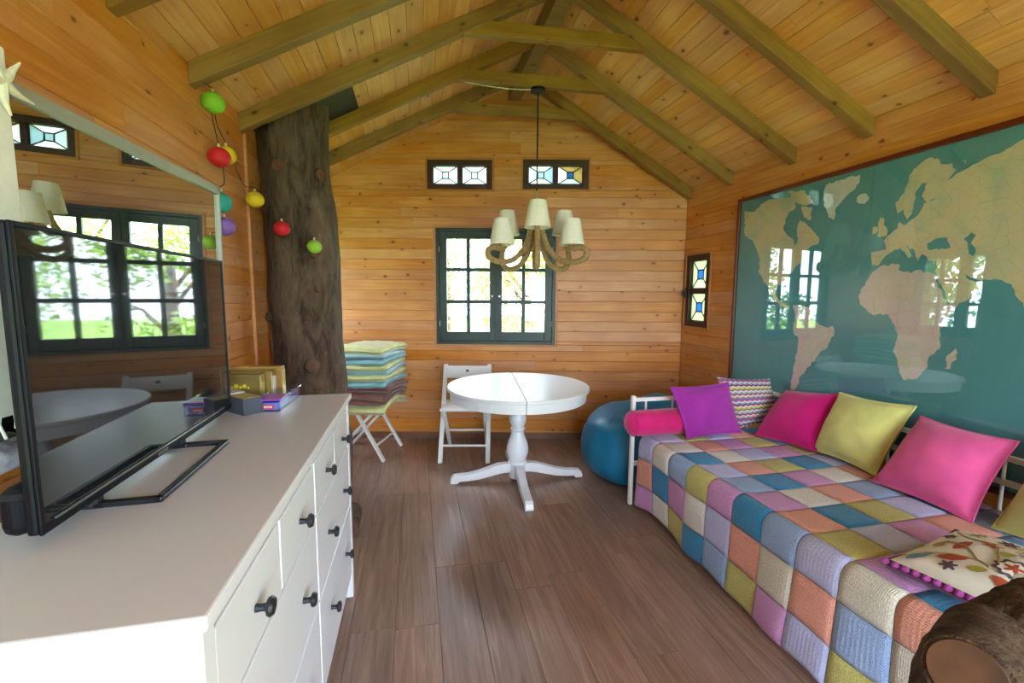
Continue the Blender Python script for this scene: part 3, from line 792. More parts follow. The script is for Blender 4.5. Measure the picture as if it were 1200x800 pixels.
mb = MB(); mb.box(-.043, .043, -.135, -.132, 0, .042); mb.box(-.043, .043, .132, .135, 0, .042); mb.box(-.043, -.040, -.132, .132, 0, .042); mb.box(.040, .043, -.132, .132, 0, .042); mb.box(-.040, .040, -.132, .132, 0, .003)
mb.build('tub', 'clear_plastic', pb)
MB().box(-.037, .037, -.128, .128, .004, .034).build('contents', 'blue_box', pb, bevel=.004)
MB().box(-.046, .046, -.138, -.04, .0425, .050).build('lid', 'purple_lid', pb, bevel=.003)
MB().box(-.046, .046, -.0395, .138, .0425, .050).build('lid_window', 'clear_plastic', pb, bevel=.003)
mb = MB(); mb.box(-.018, .022, -.1365, -.1352, .012, .028); lb = mb.build('label_patch', 'red_print', pb)
mb = MB()
for k in range(4): mb.box(-.013+k*.0075, -.0075+k*.0075, -.1372, -.1364, .016, .0235)
mb.build('lettering', 'paper_white', lb)

# ------------------------------------------------------------------ tree trunk through the roof
def trunk_noise(amp, sc, seed):
    def fn(p, r):
        q = Vector((p.x*sc, p.y*sc, p.z*sc*.35+seed))
        return r*(1+amp*noise.noise(q)+amp*.45*noise.noise(q*3.1)+amp*.25*abs(noise.noise(q*7.3)))
    return fn
tr = thing('tree_trunk', 'thick dark grey bark tree trunk rising through the roof behind the dresser', 'tree trunk', (-.69, 3.15, 0))
pts = spline([(.0, 0, 0), (.0, 0, .5), (-.005, 0, .9), (-.012, 0, 1.4), (-.022, 0, 1.8), (-.05, 0, 2.2), (-.068, 0, 2.75)], 9)
zs = [p.z for p in pts]
mb = MB(); mb.tube(pts, [.235 if p.z < .5 else .215+.02*max(0, (p.z-1.8)) for p in pts], 40, fn=trunk_noise(.13, 3.4, 4))
tk = mb.build('bark', 'bark', tr, smooth=True, sharp=80)
def stub(parent, base, d, r, L, matc='knot_wood', barkm='bark'):
    d = Vector(d).normalized(); b = Vector(base)
    mb = MB(); mb.tube([b, b+d*L*.6, b+d*L], [r*1.5, r*1.15, r*1.05], 14); s_ = mb.build('knot', barkm, parent, smooth=True, sharp=50)
    mb = MB(); mb.tube([b+d*(L-.002), b+d*(L+.004)], [r*.92, r*.85], 14); mb.build('cut_face', matc, s_, smooth=True, sharp=50)
for (ang, z_, r_) in ((-62, 1.66, .032), (-100, 2.16, .04), (-40, 2.14, .04), (-150, 1.26, .028), (-70, .96, .045), (-52, 1.03, .018), (-58, 1.44, .022)):
    a = math.radians(ang); d = (math.cos(a), math.sin(a), .08); off = -.02 if z_ < 1.9 else -.05
    stub(tr, (off+.19*math.cos(a), .19*math.sin(a), z_), d, r_, .045)

# ------------------------------------------------------------------ lanterns on a string
def lantern_thing(loc, r, col, label):
    t_ = thing('paper_lantern', label, 'lantern', loc, 0, 'string of coloured paper lanterns')
    mb = MB(); pr = []
    for i in range(13):
        a = -math.pi/2+math.pi*i/12; rr = math.cos(a); pr.append((max(.006, r*rr), r*.94*math.sin(a)))
    mb.lathe(pr, 22); mb.build('shade', 'lantern_'+col, t_, smooth=True)
    mb = MB(); mb.lathe([(.006, r*.93), (.006, r*.93+.012), (.003, r*.93+.016)], 10); mb.build('socket', 'cord_white', t_, smooth=True)
LN = [((-.868, 2.30, 2.255), .048, 'green', 'bright green paper lantern hanging highest by the rafter'),
      ((-.868, 2.33, 2.03), .047, 'red', 'red paper lantern hanging above the mirror corner'),
      ((-.885, 2.46, 2.075), .045, 'yellow', 'yellow paper lantern tucked behind the red one over the mirror corner'),
      ((-.868, 2.315, 1.825), .048, 'teal', 'teal paper lantern hanging beside the mirror edge'),
      ((-.868, 2.345, 1.722), .045, 'purple', 'lilac purple paper lantern just below the teal one'),
      ((-.862, 2.76, 1.93), .046, 'yellow', 'yellow paper lantern hung beside the left edge of the tree trunk'),
      ((-.742, 2.80, 1.781), .044, 'red', 'red paper lantern in front of the dark tree trunk'),
      ((-.572, 2.80, 1.685), .041, 'lime', 'lime green paper lantern at the right edge of the tree trunk')]
for a in LN: lantern_thing(*a)
P_ = [Vector(a[0])+Vector((0, 0, a[1]+.012)) for a in LN]
t_ = thing('lantern_string', 'thin dark wire carrying the paper lanterns from rafter to trunk', 'string', (-.868, 2.30, 1.6))
mb = MB(); paths = [[(-.90, 2.26, 2.33), P_[0]], [P_[0]+Vector((.0, 0, 0)), (-.875, 2.30, 2.2), P_[1], (-.858, 2.345, 1.93), P_[3], P_[4]], [P_[0], (-.89, 2.38, 2.2), P_[2]], [P_[2], (-.87, 2.62, 1.98), P_[5], (-.82, 2.80, 1.87), P_[6], (-.66, 2.8, 1.76), P_[7]]]
for p in paths:
    mb.tube([Vector(q)-t_.location for q in spline(p, 6)], .0022, 5)
mb.build('wire', 'cord_black', t_, smooth=True)

# ------------------------------------------------------------------ folding chairs
def folding_chair(label, loc, rz):
    """local: faces -y, origin between the feet"""
    t_ = thing('folding_chair', label, 'chair', loc, rz, 'white wooden folding chairs')
    w = .20
    for s in (-1, 1):
        mb = MB(); mb.bar((s*w, -.24, 0), (s*w, .20, .775), .022, .038, (1, 0, 0)); mb.build('leg', 'chair_white', t_, bevel=.004)
        mb = MB(); mb.bar((s*(w-.026), .24, 0), (s*(w-.026), -.16, .432), .022, .034, (1, 0, 0)); mb.build('leg', 'chair_white', t_, bevel=.004)
    mb = MB(); mb.box(-w-.006, w+.006, -.20, .17, .434, .452); mb.build('seat', 'chair_white', t_, bevel=.006)
    mb = MB()
    def bk(x, z, off): return (x, .20-.44*(.775-z)/.775+off, z)
    x0, x1 = -w+.012, w-.012
    mb.hexa([bk(x0, .66, -.008), bk(x1, .66, -.008), bk(x1, .66, .008), bk(x0, .66, .008), bk(x0, .762, -.008), bk(x1, .762, -.008), bk(x1, .762, .008), bk(x0, .762, .008)])
    b_ = mb.build('backrest', 'chair_white', t_, bevel=.004)
    mb = MB(); mb.tube([bk(-.028, .715, -.009), bk(-.026, .715, -.007)], .001, 4)
    mb = MB(); c_ = bk(0, .72, -.0095); mb.lathe([(.014, 0), (.014, .002)], 14, c_, axis=Matrix.Rotation(math.pi/2, 3, 'X')); mb.build('finger_hole', 'cut_wood_dark', b_)
    def lg(z): return -.24+.44*z/.775
    mb = MB(); mb.tube([(-w+.01, lg(.13), .13), (w-.01, lg(.13), .13)], .010, 10); mb.build('stretcher', 'chair_white', t_, smooth=True)
    def rg(z): return .24-.40*z/.432
    mb = MB(); mb.tube([(-w+.035, rg(.20), .20), (w-.035, rg(.20), .20)], .009, 10); mb.build('stretcher', 'chair_white', t_, smooth=True)
    mb = MB(); mb.tube([(-w+.01, lg(.42)+.004, .405), (w-.01, lg(.42)+.004, .405)], .009, 10); mb.build('seat_rail', 'chair_white', t_, smooth=True)
    return t_
# chair at the table: front feet (.176,3.614),(.577,3.534)
d1 = Vector((.401, -.08, 0)).normalized(); a1 = math.atan2(d1.y, d1.x); f1 = Vector((d1.y, -d1.x, 0))
c1 = Vector((.3765, 3.574, 0))-f1*.24
folding_chair('empty white wooden folding chair behind the round table', c1, a1)
fdir = Vector((.943, -.333, 0)); wdir = Vector((.333, .943, 0))
c2 = Vector((-.215, 3.94, 0))-fdir*.24
a2 = math.atan2(wdir.y, wdir.x)
folding_chair('white wooden folding chair carrying a tall stack of seat cushions by the trunk', c2, a2)

# ------------------------------------------------------------------ cushion stack
def pad_mesh(w, d, h, seed, sag=0.0, n=16):
    rnd = random.Random(seed); ph = [rnd.uniform(0, 6) for _ in range(6)]
    mb = MB(); G = []
    for s in (1, -1):
        P = []
        for i in range(n+1):
            v = -1+2*i/n; v = math.copysign(1-(1-abs(v))**2.2, v); R = []
            for j in range(n+1):
                u = -1+2*j/n; u = math.copysign(1-(1-abs(u))**2.2, u)
                e = (max(0, 1-u**12)*max(0, 1-v**12))**.4
                hh = h/2*e*(1+.14*math.sin(10*u+ph[0])*math.sin(10*v+ph[1]))
                x = u*w/2*(1+.02*math.sin(5*v+ph[2])+.012*math.sin(31*v+ph[0])); y = v*d/2*(1+.02*math.sin(4*u+ph[3])+.012*math.sin(29*u+ph[1]))
                zz = s*hh+.008*math.sin(2.2*u+ph[4])+.006*math.sin(2*v+ph[5])-sag*(abs(u)**2.2)*.05
                R.append((x, y, zz))
            P.append(R)
        mb.grid(P if s > 0 else [list(reversed(r)) for r in P])
    return mb
stack = [('cush_yellow', 'pale yellow-green', .046, 'lowest cushion of the stack, drooping over the seat edge'), ('cush_brown', 'brown', .03, 'lowest of the three brown ones'), ('cush_brown', 'brown', .03, 'middle of the three brown ones'), ('cush_brown', 'brown', .032, 'topmost of the three brown ones'),
         ('cush_blue', 'light blue', .036, 'directly on the brown ones'), ('cush_yellow', 'pale yellow-green', .036, 'third yellow-green one from the top'), ('cush_lblue', 'light blue', .036, 'third blue one from the top'),
         ('cush_yellow', 'pale yellow-green', .030, 'second yellow-green one from the top'), ('cush_blue', 'light blue', .028, 'second blue one from the top'), ('cush_lblue', 'light blue', .030, 'under the topmost cushion'), ('cush_yellow', 'pale yellow-green', .046, 'topmost of the stack')]
z = .4525; stack = [(a, b, h*1.42, w) for a, b, h, w in stack]
for k, (mt, cn, h, where) in enumerate(stack):
    mb = pad_mesh(.50, .43, h*1.06, 20+k, sag=1.0 if k == 0 else (.5 if k < 4 else .1))
    z += h/2
    o = mb.build('seat_cushion', mt, smooth=True, sharp=70); bmo = bmesh.new(); bmo.from_mesh(o.data); bmesh.ops.remove_doubles(bmo, verts=bmo.verts, dist=.0004); bmo.to_mesh(o.data); bmo.free()
    jx, jy = random.uniform(-.018, .018), random.uniform(-.018, .018)
    o.location = c2+fdir*(.08+jx)+wdir*jy+Vector((0, 0, z)); o.rotation_euler = (0, 0, a2+random.uniform(-.07, .07))
    tag(o, '%s padded seat cushion, %s' % (cn, where), 'cushion', 'seat cushions stacked on the folding chair')
    z += h/2-.001

# ------------------------------------------------------------------ round pedestal table
TC = (.745, 3.17)
t = thing('round_table', 'white round pedestal table with turned column and four splayed feet', 'table', (TC[0], TC[1], 0))
R_ = .53
sa = math.radians(-97)                      # direction of the leaf seam
def halfdisc(z0, z1, R, s, gap=.0012, edge=True):
    pts = []; n = 40
    for i in range(n+1):
        a = sa+(math.pi*i/n if s > 0 else math.pi+math.pi*i/n); pts.append((R*math.cos(a), R*math.sin(a)))
    nx, ny = -math.sin(sa)*gap*s, math.cos(sa)*gap*s
    mb = MB(); mb.prism([(p[0]+nx, p[1]+ny) for p in pts], lambda x, y: (x, y, z0), lambda x, y: (x, y, z1)); return mb
for s in (1, -1):
    halfdisc(.716, .742, R_, s).build('tabletop_leaf', 'white_paint', t, bevel=.006, seg=3)
    halfdisc(.648, .7158, R_-.022, s).build('apron', 'white_paint', t, bevel=.003)
mb = MB(); mb.box(-.32, .34, -.05, .05, .625, .647); mb.box(-.10, .10, -.25, .25, .628, .647); mb.build('slide_rail', 'white_paint', t, bevel=.003)
mb = MB(); mb.lathe([(.085, .626), (.085, .600), (.062, .590), (.058, .565), (.066, .555), (.066, .54), (.052, .53), (.055, .515), (.066, .49), (.064, .455), (.050, .43), (.046, .42), (.056, .41), (.056, .40), (.046, .39), (.050, .36), (.070, .31), (.084, .26), (.082, .22), (.068, .18), (.060, .165), (.072, .155), (.074, .14), (.066, .135), (.066, .03), (.05, .02)], 32)
mb.build('column', 'white_paint', t, smooth=True, sharp=35)
prof = [(.05, .135), (.09, .140), (.15, .135), (.22, .112), (.30, .085), (.38, .070), (.44, .066), (.485, .062), (.505, .045), (.512, .018), (.508, 0), (.455, 0), (.445, .016), (.38, .018), (.30, .026), (.22, .044), (.15, .060), (.10, .068), (.05, .07)]
for k in range(4):
    a = math.radians(176+90*k); w = .029
    mb = MB(); mb.prism(prof, lambda x, z: (x, -w, z), lambda x, z: (x, w, z))
    mb.build('foot', 'white_paint', t, bevel=.006, rot=(0, 0, a))

# ------------------------------------------------------------------ beanbag
def beanbag():
    mb = MB(); n, sgm = 22, 48; vs = []
    for i in range(n+1):
        f = i/n; a = -math.pi/2+math.pi*f; ca, sn = math.cos(a), math.sin(a)
        rr = (abs(ca)**.34)*.46; z = .285+.285*(abs(sn)**.52)*(1 if sn > 0 else -1)
        if sn > 0: rr *= 1-.28*sn
        vs.append((max(rr, .004), z))
    mb.lathe(vs, sgm)
    out = []
    for (x, y, z) in mb.v:
        q = Vector((x*2.2, y*2.2, z*2.2)); k = 1+.05*noise.noise(q+Vector((3, 1, 0)))
        f = abs(noise.noise(Vector((x*6, y*6, z*3))))
        k -= .05*(1-min(1, f*4))*(1 if z > .08 else 0)
        zz = z+(.05*noise.noise(q*1.3) if z > .25 else 0)-.14*math.exp(-((x+.05)**2+(y+.10)**2)/.045)*(1 if z > .35 else 0)
        zz += .06*math.exp(-((x-.15)**2+(y-.12)**2)/.03)*(1 if z > .35 else 0)
        out.append((x*k, y*k, max(0, zz*1.0)))
    mb.v = out; return mb
t = thing('beanbag', 'crumpled teal blue vinyl beanbag between the table and the bed end', 'beanbag', (1.745, 3.12, 0))
b_ = beanbag().build('cover', 'beanbag', t, smooth=True, sharp=80)
mb = MB(); pts = []
for i in range(13):
    a = math.radians(200); f = i/12; zz = .08+.46*f; r = .47*(abs(math.cos(-math.pi/2+math.pi*(.25+.6*f)))**.55)*(1-.1*f)
    pts.append((r*math.cos(a)*1.0, r*math.sin(a)*1.0, zz))
mb.tube(pts, .005, 6); mb.build('seam', 'beanbag', t, smooth=True)

# ------------------------------------------------------------------ daybed
BX0, BX1, BY0, BY1 = 1.415, 2.42, .74, 2.60
bed = thing('daybed', 'white metal daybed frame with thin posts along the map wall', 'bed', ((BX0+BX1)/2, (BY0+BY1)/2, 0))
def B(mb): return rel(mb, bed)
for (x, y) in ((1.408, 2.63), (2.44, 2.63), (1.408, .70), (2.44, .70)):
    B(MB().box(x-.013, x+.013, y-.013, y+.013, 0, .752)).build('post', 'chair_white', bed, bevel=.003)
for y in (2.63, .70):
    B(MB().box(1.421, 2.427, y-.010, y+.010, .712, .738)).build('end_rail', 'chair_white', bed, bevel=.003)
    B(MB().box(1.421, 2.427, y-.010, y+.010, .27, .30)).build('end_rail', 'chair_white', bed, bevel=.003)
    for k in range(5): 
        xx = 1.50+k*.2; B(MB().tube([(xx, y, .30), (xx, y, .713)], .007, 8)).build('spindle', 'chair_white', bed, smooth=True)
for z0, z1 in ((.27, .30), (.62, .645), (.727, .752)):
    B(MB().box(2.43, 2.45, .713, 2.617, z0, z1)).build('back_rail', 'chair_white', bed, bevel=.003)
for k in range(11):
    yy = .85+k*.155; B(MB().tube([(2.44, yy, .30), (2.44, yy, .728)], .007, 8)).build('spindle', 'chair_white', bed, smooth=True)
B(MB().box(1.47, 2.425, .72, 2.61, .25, .30)).build('bed_base', 'chair_white', bed, bevel=.004)
mt = MB(); mt.box(BX0+.045, BX1-.01, BY0, BY1-.03, .301, .485); o = mt.build('mattress', 'mattress', bevel=.04, seg=4); recenter(o)
tag(o, 'pale mattress lying on the daybed under the crochet quilt', 'mattress')

# ------------------------------------------------------------------ crochet quilt, one patch at a time
PT = .178
q = thing('crochet_quilt', 'patchwork crochet quilt of pastel and blue squares draped over the daybed', 'quilt', (1.92, 1.6, 0))
XE, ZQ, RAD = 1.425, .502, .055      # front edge of the top and its rounding
YE = 2.475                            # far end
def qsurf(s, tt):
    """s: metres across from the front edge (negative hangs down); tt: metres along from the far end (negative wraps round the corner)"""
    fold = math.sin(tt*9.0)*.010+math.sin(tt*21+1)*.004
    hang = max(0.0, -s)
    # cross-section: quarter circle between top and hang
    arc = RAD*math.pi/2
    if s >= arc*.5: x, z = XE+RAD+(s-arc*.5), ZQ
    elif s <= -arc*.5: x, z = XE, ZQ-RAD+(s+arc*.5)
    else:
        a = (s+arc*.5)/arc*math.pi/2; x, z = XE+RAD-RAD*math.cos(a), ZQ-RAD+RAD*math.sin(a)
    k = min(1, hang/.45)
    x += (fold*1.5-.012)*k+.02*k*k*math.sin(tt*4+.6)
    z += .010*k*math.sin(tt*12)-(.006*math.sin(3*s+2*tt) if s > .1 else 0)
    y = YE-tt
    if tt < -.065:                     # wraps round the far corner
        rc = .06; w = (-.065-tt); ang = min(w/rc, math.pi/2); extra = max(0, w-rc*math.pi/2)
        y = YE+.065+rc*math.sin(ang)
        if s < .1:
            x += rc*(1-math.cos(ang))+extra
        else:
            z -= rc*.7*(1-math.cos(ang))+extra
    return Vector((x, y, z))
#        columns from the far end (c-1, c0, c1 ...); rows: three hanging (f1 upper), then top rows from the front edge
front = dict(f1='PLWGOPTGLBCW', f2='GCTPWLCBCGBP', f3='OPWOTGOPLOWT')
top = {0: 'LLWTLGPCOPTL', 1: 'OOCWCTWTLCPG', 2: 'LLPLOPCOPWLC', 3: 'CCOPTWGLCTGW', 4: 'TTGOLCOTGLOP', 5: 'WWCGPLTPWCTL'}
def patch(code, s0, s1, t0, t1, n=7, rot=0):
    P = []; U = []; ctr = None
    inset = .0016
    def shp(f): return max(0, 1-abs(2*f-1)**6)
    for i in range(n+1):
        R = []; Ur = []
        for j in range(n+1):
            fs, ft = i/n, j/n
            s = s0+inset+(s1-s0-2*inset)*fs; tt = t0+inset+(t1-t0-2*inset)*ft
            e = .0015
            a = qsurf(s, tt); du = qsurf(s+e, tt)-qsurf(s-e, tt); dv = qsurf(s, tt+e)-qsurf(s, tt-e)
            nn = du.cross(dv)
            nn = nn.normalized() if nn.length > 1e-9 else Vector((0, 0, 1))
            if nn.z < 0 and s > .05: nn = -nn
            if s <= .05 and nn.x > 0 and nn.z <= .1: nn = -nn
            p = a+nn*(.006*min(1, (shp(fs)*shp(ft))**.5))
            R.append(p-q.location); Ur.append((fs, ft) if not rot else (ft, fs))
        P.append(R); U.append(Ur)
    mb = MB(); mb.grid(P, U)
    o = mb.build('patch', 'crochet_'+code, q, smooth=True, sharp=180)
    sm = o.modifiers.new('thick', 'SOLIDIFY'); sm.thickness = .006; sm.offset = -1
    return o
S0 = .05
fdrop = {'f1': 0, 'f2': 1, 'f3': 2}
for c in range(-1, 10):
    t0 = .075+PT*(c-1)
    if c == -1: t0_, t1_ = .075-PT*2, .075-PT
    else: t0_, t1_ = t0, t0+PT
    for r, k in fdrop.items():
        drop = PT-.025 if k == 2 else PT
        patch(front[r][c+1], S0-PT*k-drop, S0-PT*k, t0_, t1_, rot=(c+k) % 2)
    if c >= 0:
        for r in range(6):
            wdt = PT if r < 5 else .06
            patch(top[r][c+1], S0+PT*r, S0+PT*r+wdt, t0_ if c else t0_-.03, t1_, rot=(c+r) % 2)

# ------------------------------------------------------------------ pillows
def pillow(name, TL, TR, BR, BL, th, mat, label, n=20, pinch=.075, sag=0.0, sub=None, uvrot=0, wr=.004, seed=1):
    TL, TR, BR, BL = [Vector(p) for p in (TL, TR, BR, BL)]
    nn = (TR-TL).cross(BL-TL).normalized(); ctr = (TL+TR+BR+BL)/4
    if nn.dot(Vector((0, 0, HCAM))-ctr) < 0: nn = -nn
    mb = MB(); rim = {}
    for s in (1, -1):
        P = []; U = []
        for i in range(n+1):
            v = i/n*2-1; R = []; Ur = []
            for j in range(n+1):
                u = j/n*2-1
                uu = u*(1-pinch*(1-v*v)); vv = v*(1-pinch*(1-u*u))
                a, b = (uu+1)/2, (vv+1)/2
                p = TL.lerp(TR, a).lerp(BL.lerp(BR, a), b)
                e = max(0, (1-u*u)*(1-v*v))
                h = th/2*(e**.46)
                w_ = wr*noise.noise(Vector((u*2.2+seed*3.1, v*2.2, s*2.0+seed)))*2*(e**.3)
                p = p+nn*(s*(h+w_)) + Vector((0, 0, -sag*e*.02))
                R.append(p); Ur.append((a, 1-b) if not uvrot else (1-b, a))
            P.append(R); U.append(Ur)
        mb.grid(P if s > 0 else P[::-1], U if s > 0 else U[::-1])
        if s > 0: edge = P[0]+[r[-1] for r in P[1:]]+P[-1][-2::-1]+[r[0] for r in P[-2:0:-1]]
    base = Vector((ctr.x, ctr.y, min(v[2] for v in mb.v)))
    t_ = thing(name, label, 'cushion' if name != 'bolster' else 'bolster', base)
    rel(mb, t_); o = mb.build('cover', mat, t_, smooth=True, sharp=75)
    bmo = bmesh.new(); bmo.from_mesh(o.data); bmesh.ops.remove_doubles(bmo, verts=bmo.verts, dist=.0003); bmo.to_mesh(o.data); bmo.free()
    if sub:
        pm = MB(); e2 = [p-base for p in edge]; pm.tube(e2+[e2[0]], .0045, 6, caps=False); pm.build('piping', sub, t_, smooth=True)
    return t_, nn, ctr
zc = .515
pillow('throw_pillow', (1.605, 2.515, .825), (2.02, 2.50, .845), (2.07, 2.41, zc+.012), (1.665, 2.40, zc), .15, 'fab_purple', 'satin purple cushion leaning on the bolster at the bed end', sub='fab_purple', seed=2)
pillow('throw_pillow', (2.005, 2.60, .865), (2.395, 2.55, .85), (2.40, 2.45, zc+.06), (2.10, 2.51, zc), .15, 'zigzag', 'zigzag striped knitted cushion behind the purple cushion', seed=3)
pillow('throw_pillow', (2.385, 2.40, .80), (2.395, 2.03, .855), (2.235, 2.02, zc+.01), (2.145, 2.385, zc), .18, 'fab_magenta', 'magenta cushion with flat stitched border leaning under the map', sub='fab_magenta', seed=4)
pillow('throw_pillow', (2.385, 2.03, .866), (2.395, 1.640, .882), (2.25, 1.69, zc+.005), (2.255, 2.055, zc+.01), .19, 'fab_yellow', 'pale yellow cushion between the magenta and the pink cushions', sub='fab_yellow', seed=5)
pillow('throw_pillow', (2.38, 1.605, .842), (2.39, 1.255, .832), (2.17, 1.245, zc), (2.155, 1.63, zc+.01), .20, 'fab_pink', 'rose pink velvet cushion leaning between two yellow cushions', sub='fab_pink', seed=6)
pillow('throw_pillow', (2.38, 1.17, .87), (2.385, .82, .86), (2.20, .80, zc), (2.19, 1.195, zc+.005), .19, 'fab_olive', 'dull olive yellow cushion at the foot of the map beyond the pink cushion', sub='fab_olive', seed=7)
t_ = thing('bolster', 'hot pink round bolster cushion lying along the bed end rail', 'bolster', (1.61, 2.528, zc-.003))
mb = MB(); mb.lathe([(.004, -.30), (.045, -.296), (.068, -.28), (.080, -.255), (.083, -.2), (.084, 0), (.083, .2), (.080, .255), (.068, .28), (.045, .296), (.004, .30)], 28, (0, 0, .084), axis=Matrix.Rotation(math.pi/2, 3, 'Y'))
mb.build('cover', 'fab_bolster', t_, smooth=True, sharp=80)
for s in (-1, 1):
    mb = MB(); pts = [(s*.258, .081*math.cos(a), .084+.081*math.sin(a)) for a in [2*math.pi*i/28 for i in range(29)]]; mb.tube(pts, .003, 6, caps=False); mb.build('piping', 'fab_magenta', t_, smooth=True)

# ------------------------------------------------------------------ floral cushion lying flat
fz = .575
FT = [(1.50, 1.065, fz-.02), (1.90, 1.135, fz), (2.02, .74, fz), (1.55, .66, fz-.01)]
fabric('fab_cream', 'ddd6c6', amt=.04)
for nm, c in dict(pr_rust='a8492a', pr_olive='a59a3a', pr_plum='5e4650', pr_slate='7590a0', pr_tan='a08a5a').items(): simple(nm, c, .85, nscale=60, namt=.12)
t_, nn, ctr = pillow('throw_pillow', *FT, .15, 'fab_cream', 'cream cushion with embroidered flowers and purple edging lying flat on the quilt', sub='fab_dkpurple', seed=8)
def fpt(a, b, off=.0035):
    TLv, TRv, BRv, BLv = [Vector(p) for p in FT]
    u, v = a*2-1, b*2-1; uu = u*(1-.075*(1-v*v)); vv = v*(1-.075*(1-u*u))
    A_, B_ = (uu+1)/2, (vv+1)/2
    p = TLv.lerp(TRv, A_).lerp(BLv.lerp(BRv, A_), B_); e = max(0, (1-u*u)*(1-v*v)); h = .075*(e**.46)
    w_ = .004*noise.noise(Vector((u*2.2+8*3.1, v*2.2, 2.0+8)))*2*(e**.3)
    return p+nn*(h+w_+off)-t_.location
def decal(cx, cy, shape, mat, name):
    mb = MB(); n = len(shape); vs = [fpt(cx, cy)]+[fpt(cx+x*1.4, cy+y*1.4) for x, y in shape]
    mb.add(vs, [(0, 1+i, 1+(i+1) % n) for i in range(n)]); o = mb.build(name, mat, t_)
    return o
def flower(r, k, dpt=.3, ph=0): return [(r*(1-dpt+dpt*math.cos(k*a))*math.cos(a+ph), r*(1-dpt+dpt*math.cos(k*a))*math.sin(a+ph)) for a in [2*math.pi*i/(k*6) for i in range(k*6)]]
def leafs(l, w, ang): return [(l*c*math.cos(ang)-w*s_*math.sin(ang), l*c*math.sin(ang)+w*s_*math.cos(ang)) for c, s_ in ((1, 0), (.6, .6), (0, 1), (-.6, .7), (-1, 0), (-.6, -.7), (0, -1), (.6, -.6))]
for cx, cy, sh, mt_, nm in ((.30, .60, flower(.085, 9, .12), 'pr_plum', 'flower_print'), (.30, .60, flower(.062, 9, .1), 'fab_cream', 'flower_print'), (.30, .60, flower(.045, 5, .3), 'pr_rust', 'flower_print'),
        (.55, .38, flower(.05, 5, .35), 'pr_rust', 'flower_print'), (.72, .42, flower(.045, 6, .25), 'pr_plum', 'flower_print'), (.55, .62, flower(.045, 6, .2), 'pr_plum', 'flower_print'), (.80, .65, leafs(.06, .03, .3), 'pr_slate', 'leaf_print'),
        (.20, .30, leafs(.07, .03, 1.0), 'pr_rust', 'leaf_print'), (.40, .27, leafs(.07, .03, .2), 'pr_rust', 'leaf_print'), (.12, .14, leafs(.07, .03, .5), 'pr_slate', 'leaf_print'), (.36, .14, leafs(.05, .02, .2), 'pr_tan', 'leaf_print'),
        (.46, .50, leafs(.045, .03, .9), 'pr_olive', 'leaf_print'), (.16, .46, leafs(.04, .025, 1.2), 'pr_olive', 'leaf_print'), (.66, .56, leafs(.045, .025, .4), 'pr_olive', 'leaf_print'), (.75, .22, flower(.05, 7, .3), 'pr_tan', 'flower_print'), (.10, .32, flower(.04, 6, .25), 'pr_plum', 'flower_print'), (.12, .62, leafs(.06, .03, 2.0), 'pr_rust', 'leaf_print'), (.14, .80, flower(.055, 5, .3), 'pr_slate', 'flower_print'), (.30, .82, leafs(.05, .025, .2), 'pr_olive', 'leaf_print'), (.28, .05, leafs(.04, .02, .1), 'pr_olive', 'leaf_print'), (.55, .12, flower(.04, 6, .2), 'pr_plum', 'flower_print'), (.42, .78, flower(.05, 6, .25), 'pr_plum', 'flower_print'), (.90, .30, leafs(.05, .02, 1.3), 'pr_olive', 'leaf_print'), (.6, .85, flower(.06, 6, .25), 'pr_rust', 'flower_print'), (.85, .85, leafs(.05, .03, .8), 'pr_slate', 'leaf_print')):
    decal(cx, cy, sh, mt_, nm)
mb = MB()
for p in ([(.08, .06), (.22, .22), (.26, .42), (.22, .5)], [(.26, .42), (.38, .3), (.42, .16)], [(.30, .52), (.44, .46), (.56, .40), (.62, .2), (.74, .1)], [(.6, .3), (.68, .48), (.8, .6), (.9, .75)]):
    mb.tube([fpt(a.x, a.y, .002) for a in spline([(x, y, 0) for x, y in p], 8)], .0028, 5)
mb.build('vine_print', 'pr_tan', t_, smooth=True)
TLv, TRv, BRv, BLv = [Vector(p) for p in FT]
mb = MB(); e0 = [TLv.lerp(BLv, k/16)-t_.location+Vector((.004+.02*(1-(k/8-1)**2), 0, -.012)) for k in range(17)]; mb.tube(e0, .016, 8); mb.build('gusset', 'fab_dkpurple', t_, smooth=True)
for k in range(17):
    a = k/16; p = TLv.lerp(BLv, a)-t_.location+Vector((-.006+.018*(1-(2*a-1)**2), 0, -.002)); mb = MB(); mb.lathe([(.002, -.010), (.009, -.006), (.012, 0), (.009, .006), (.002, .010)], 8, p); mb.build('pompom', 'fab_pom', t_, smooth=True)

# ------------------------------------------------------------------ leaning trunk in the right foreground
t = thing('leaning_log', 'rough brown leaning tree limb with sawn stub beside the bed foot', 'tree limb', (.955, .49, 0))
def ridged(p, r):
    qv = Vector((p.x*9, p.y*9, p.z*9)); a = noise.noise(qv*.5); b = abs(noise.noise(Vector((qv.x*1.2+qv.z, qv.y*3.2, qv.z*1.4-qv.x)))); c = noise.noise(qv*2.6)
    return r*(.99+.12*a-.20*max(0, .32-b)+.05*c)
pts = spline([(-.02, .0, 0), (-.02, 0, .45), (.005, .0, .66), (.08, -.02, .80), (.24, -.08, .90), (.60, -.20, 1.06)], 22)
def knobby(p, r):
    qv = Vector((p.x*7, p.y*7, p.z*7)); return r*(.98+.14*noise.noise(qv*.6)+.10*noise.noise(Vector((qv.x*2, qv.y*2, qv.z*1.1)))+.09*abs(noise.noise(Vector((qv.x*4, qv.y*4, qv.z*1.6)))))
mb = MB(); mb.tube(pts, [.125-.02*i/len(pts) for i in range(len(pts))], 96, fn=ridged); lg_ = mb.build('bark', 'bark_warm', t, smooth=True, sharp=80)
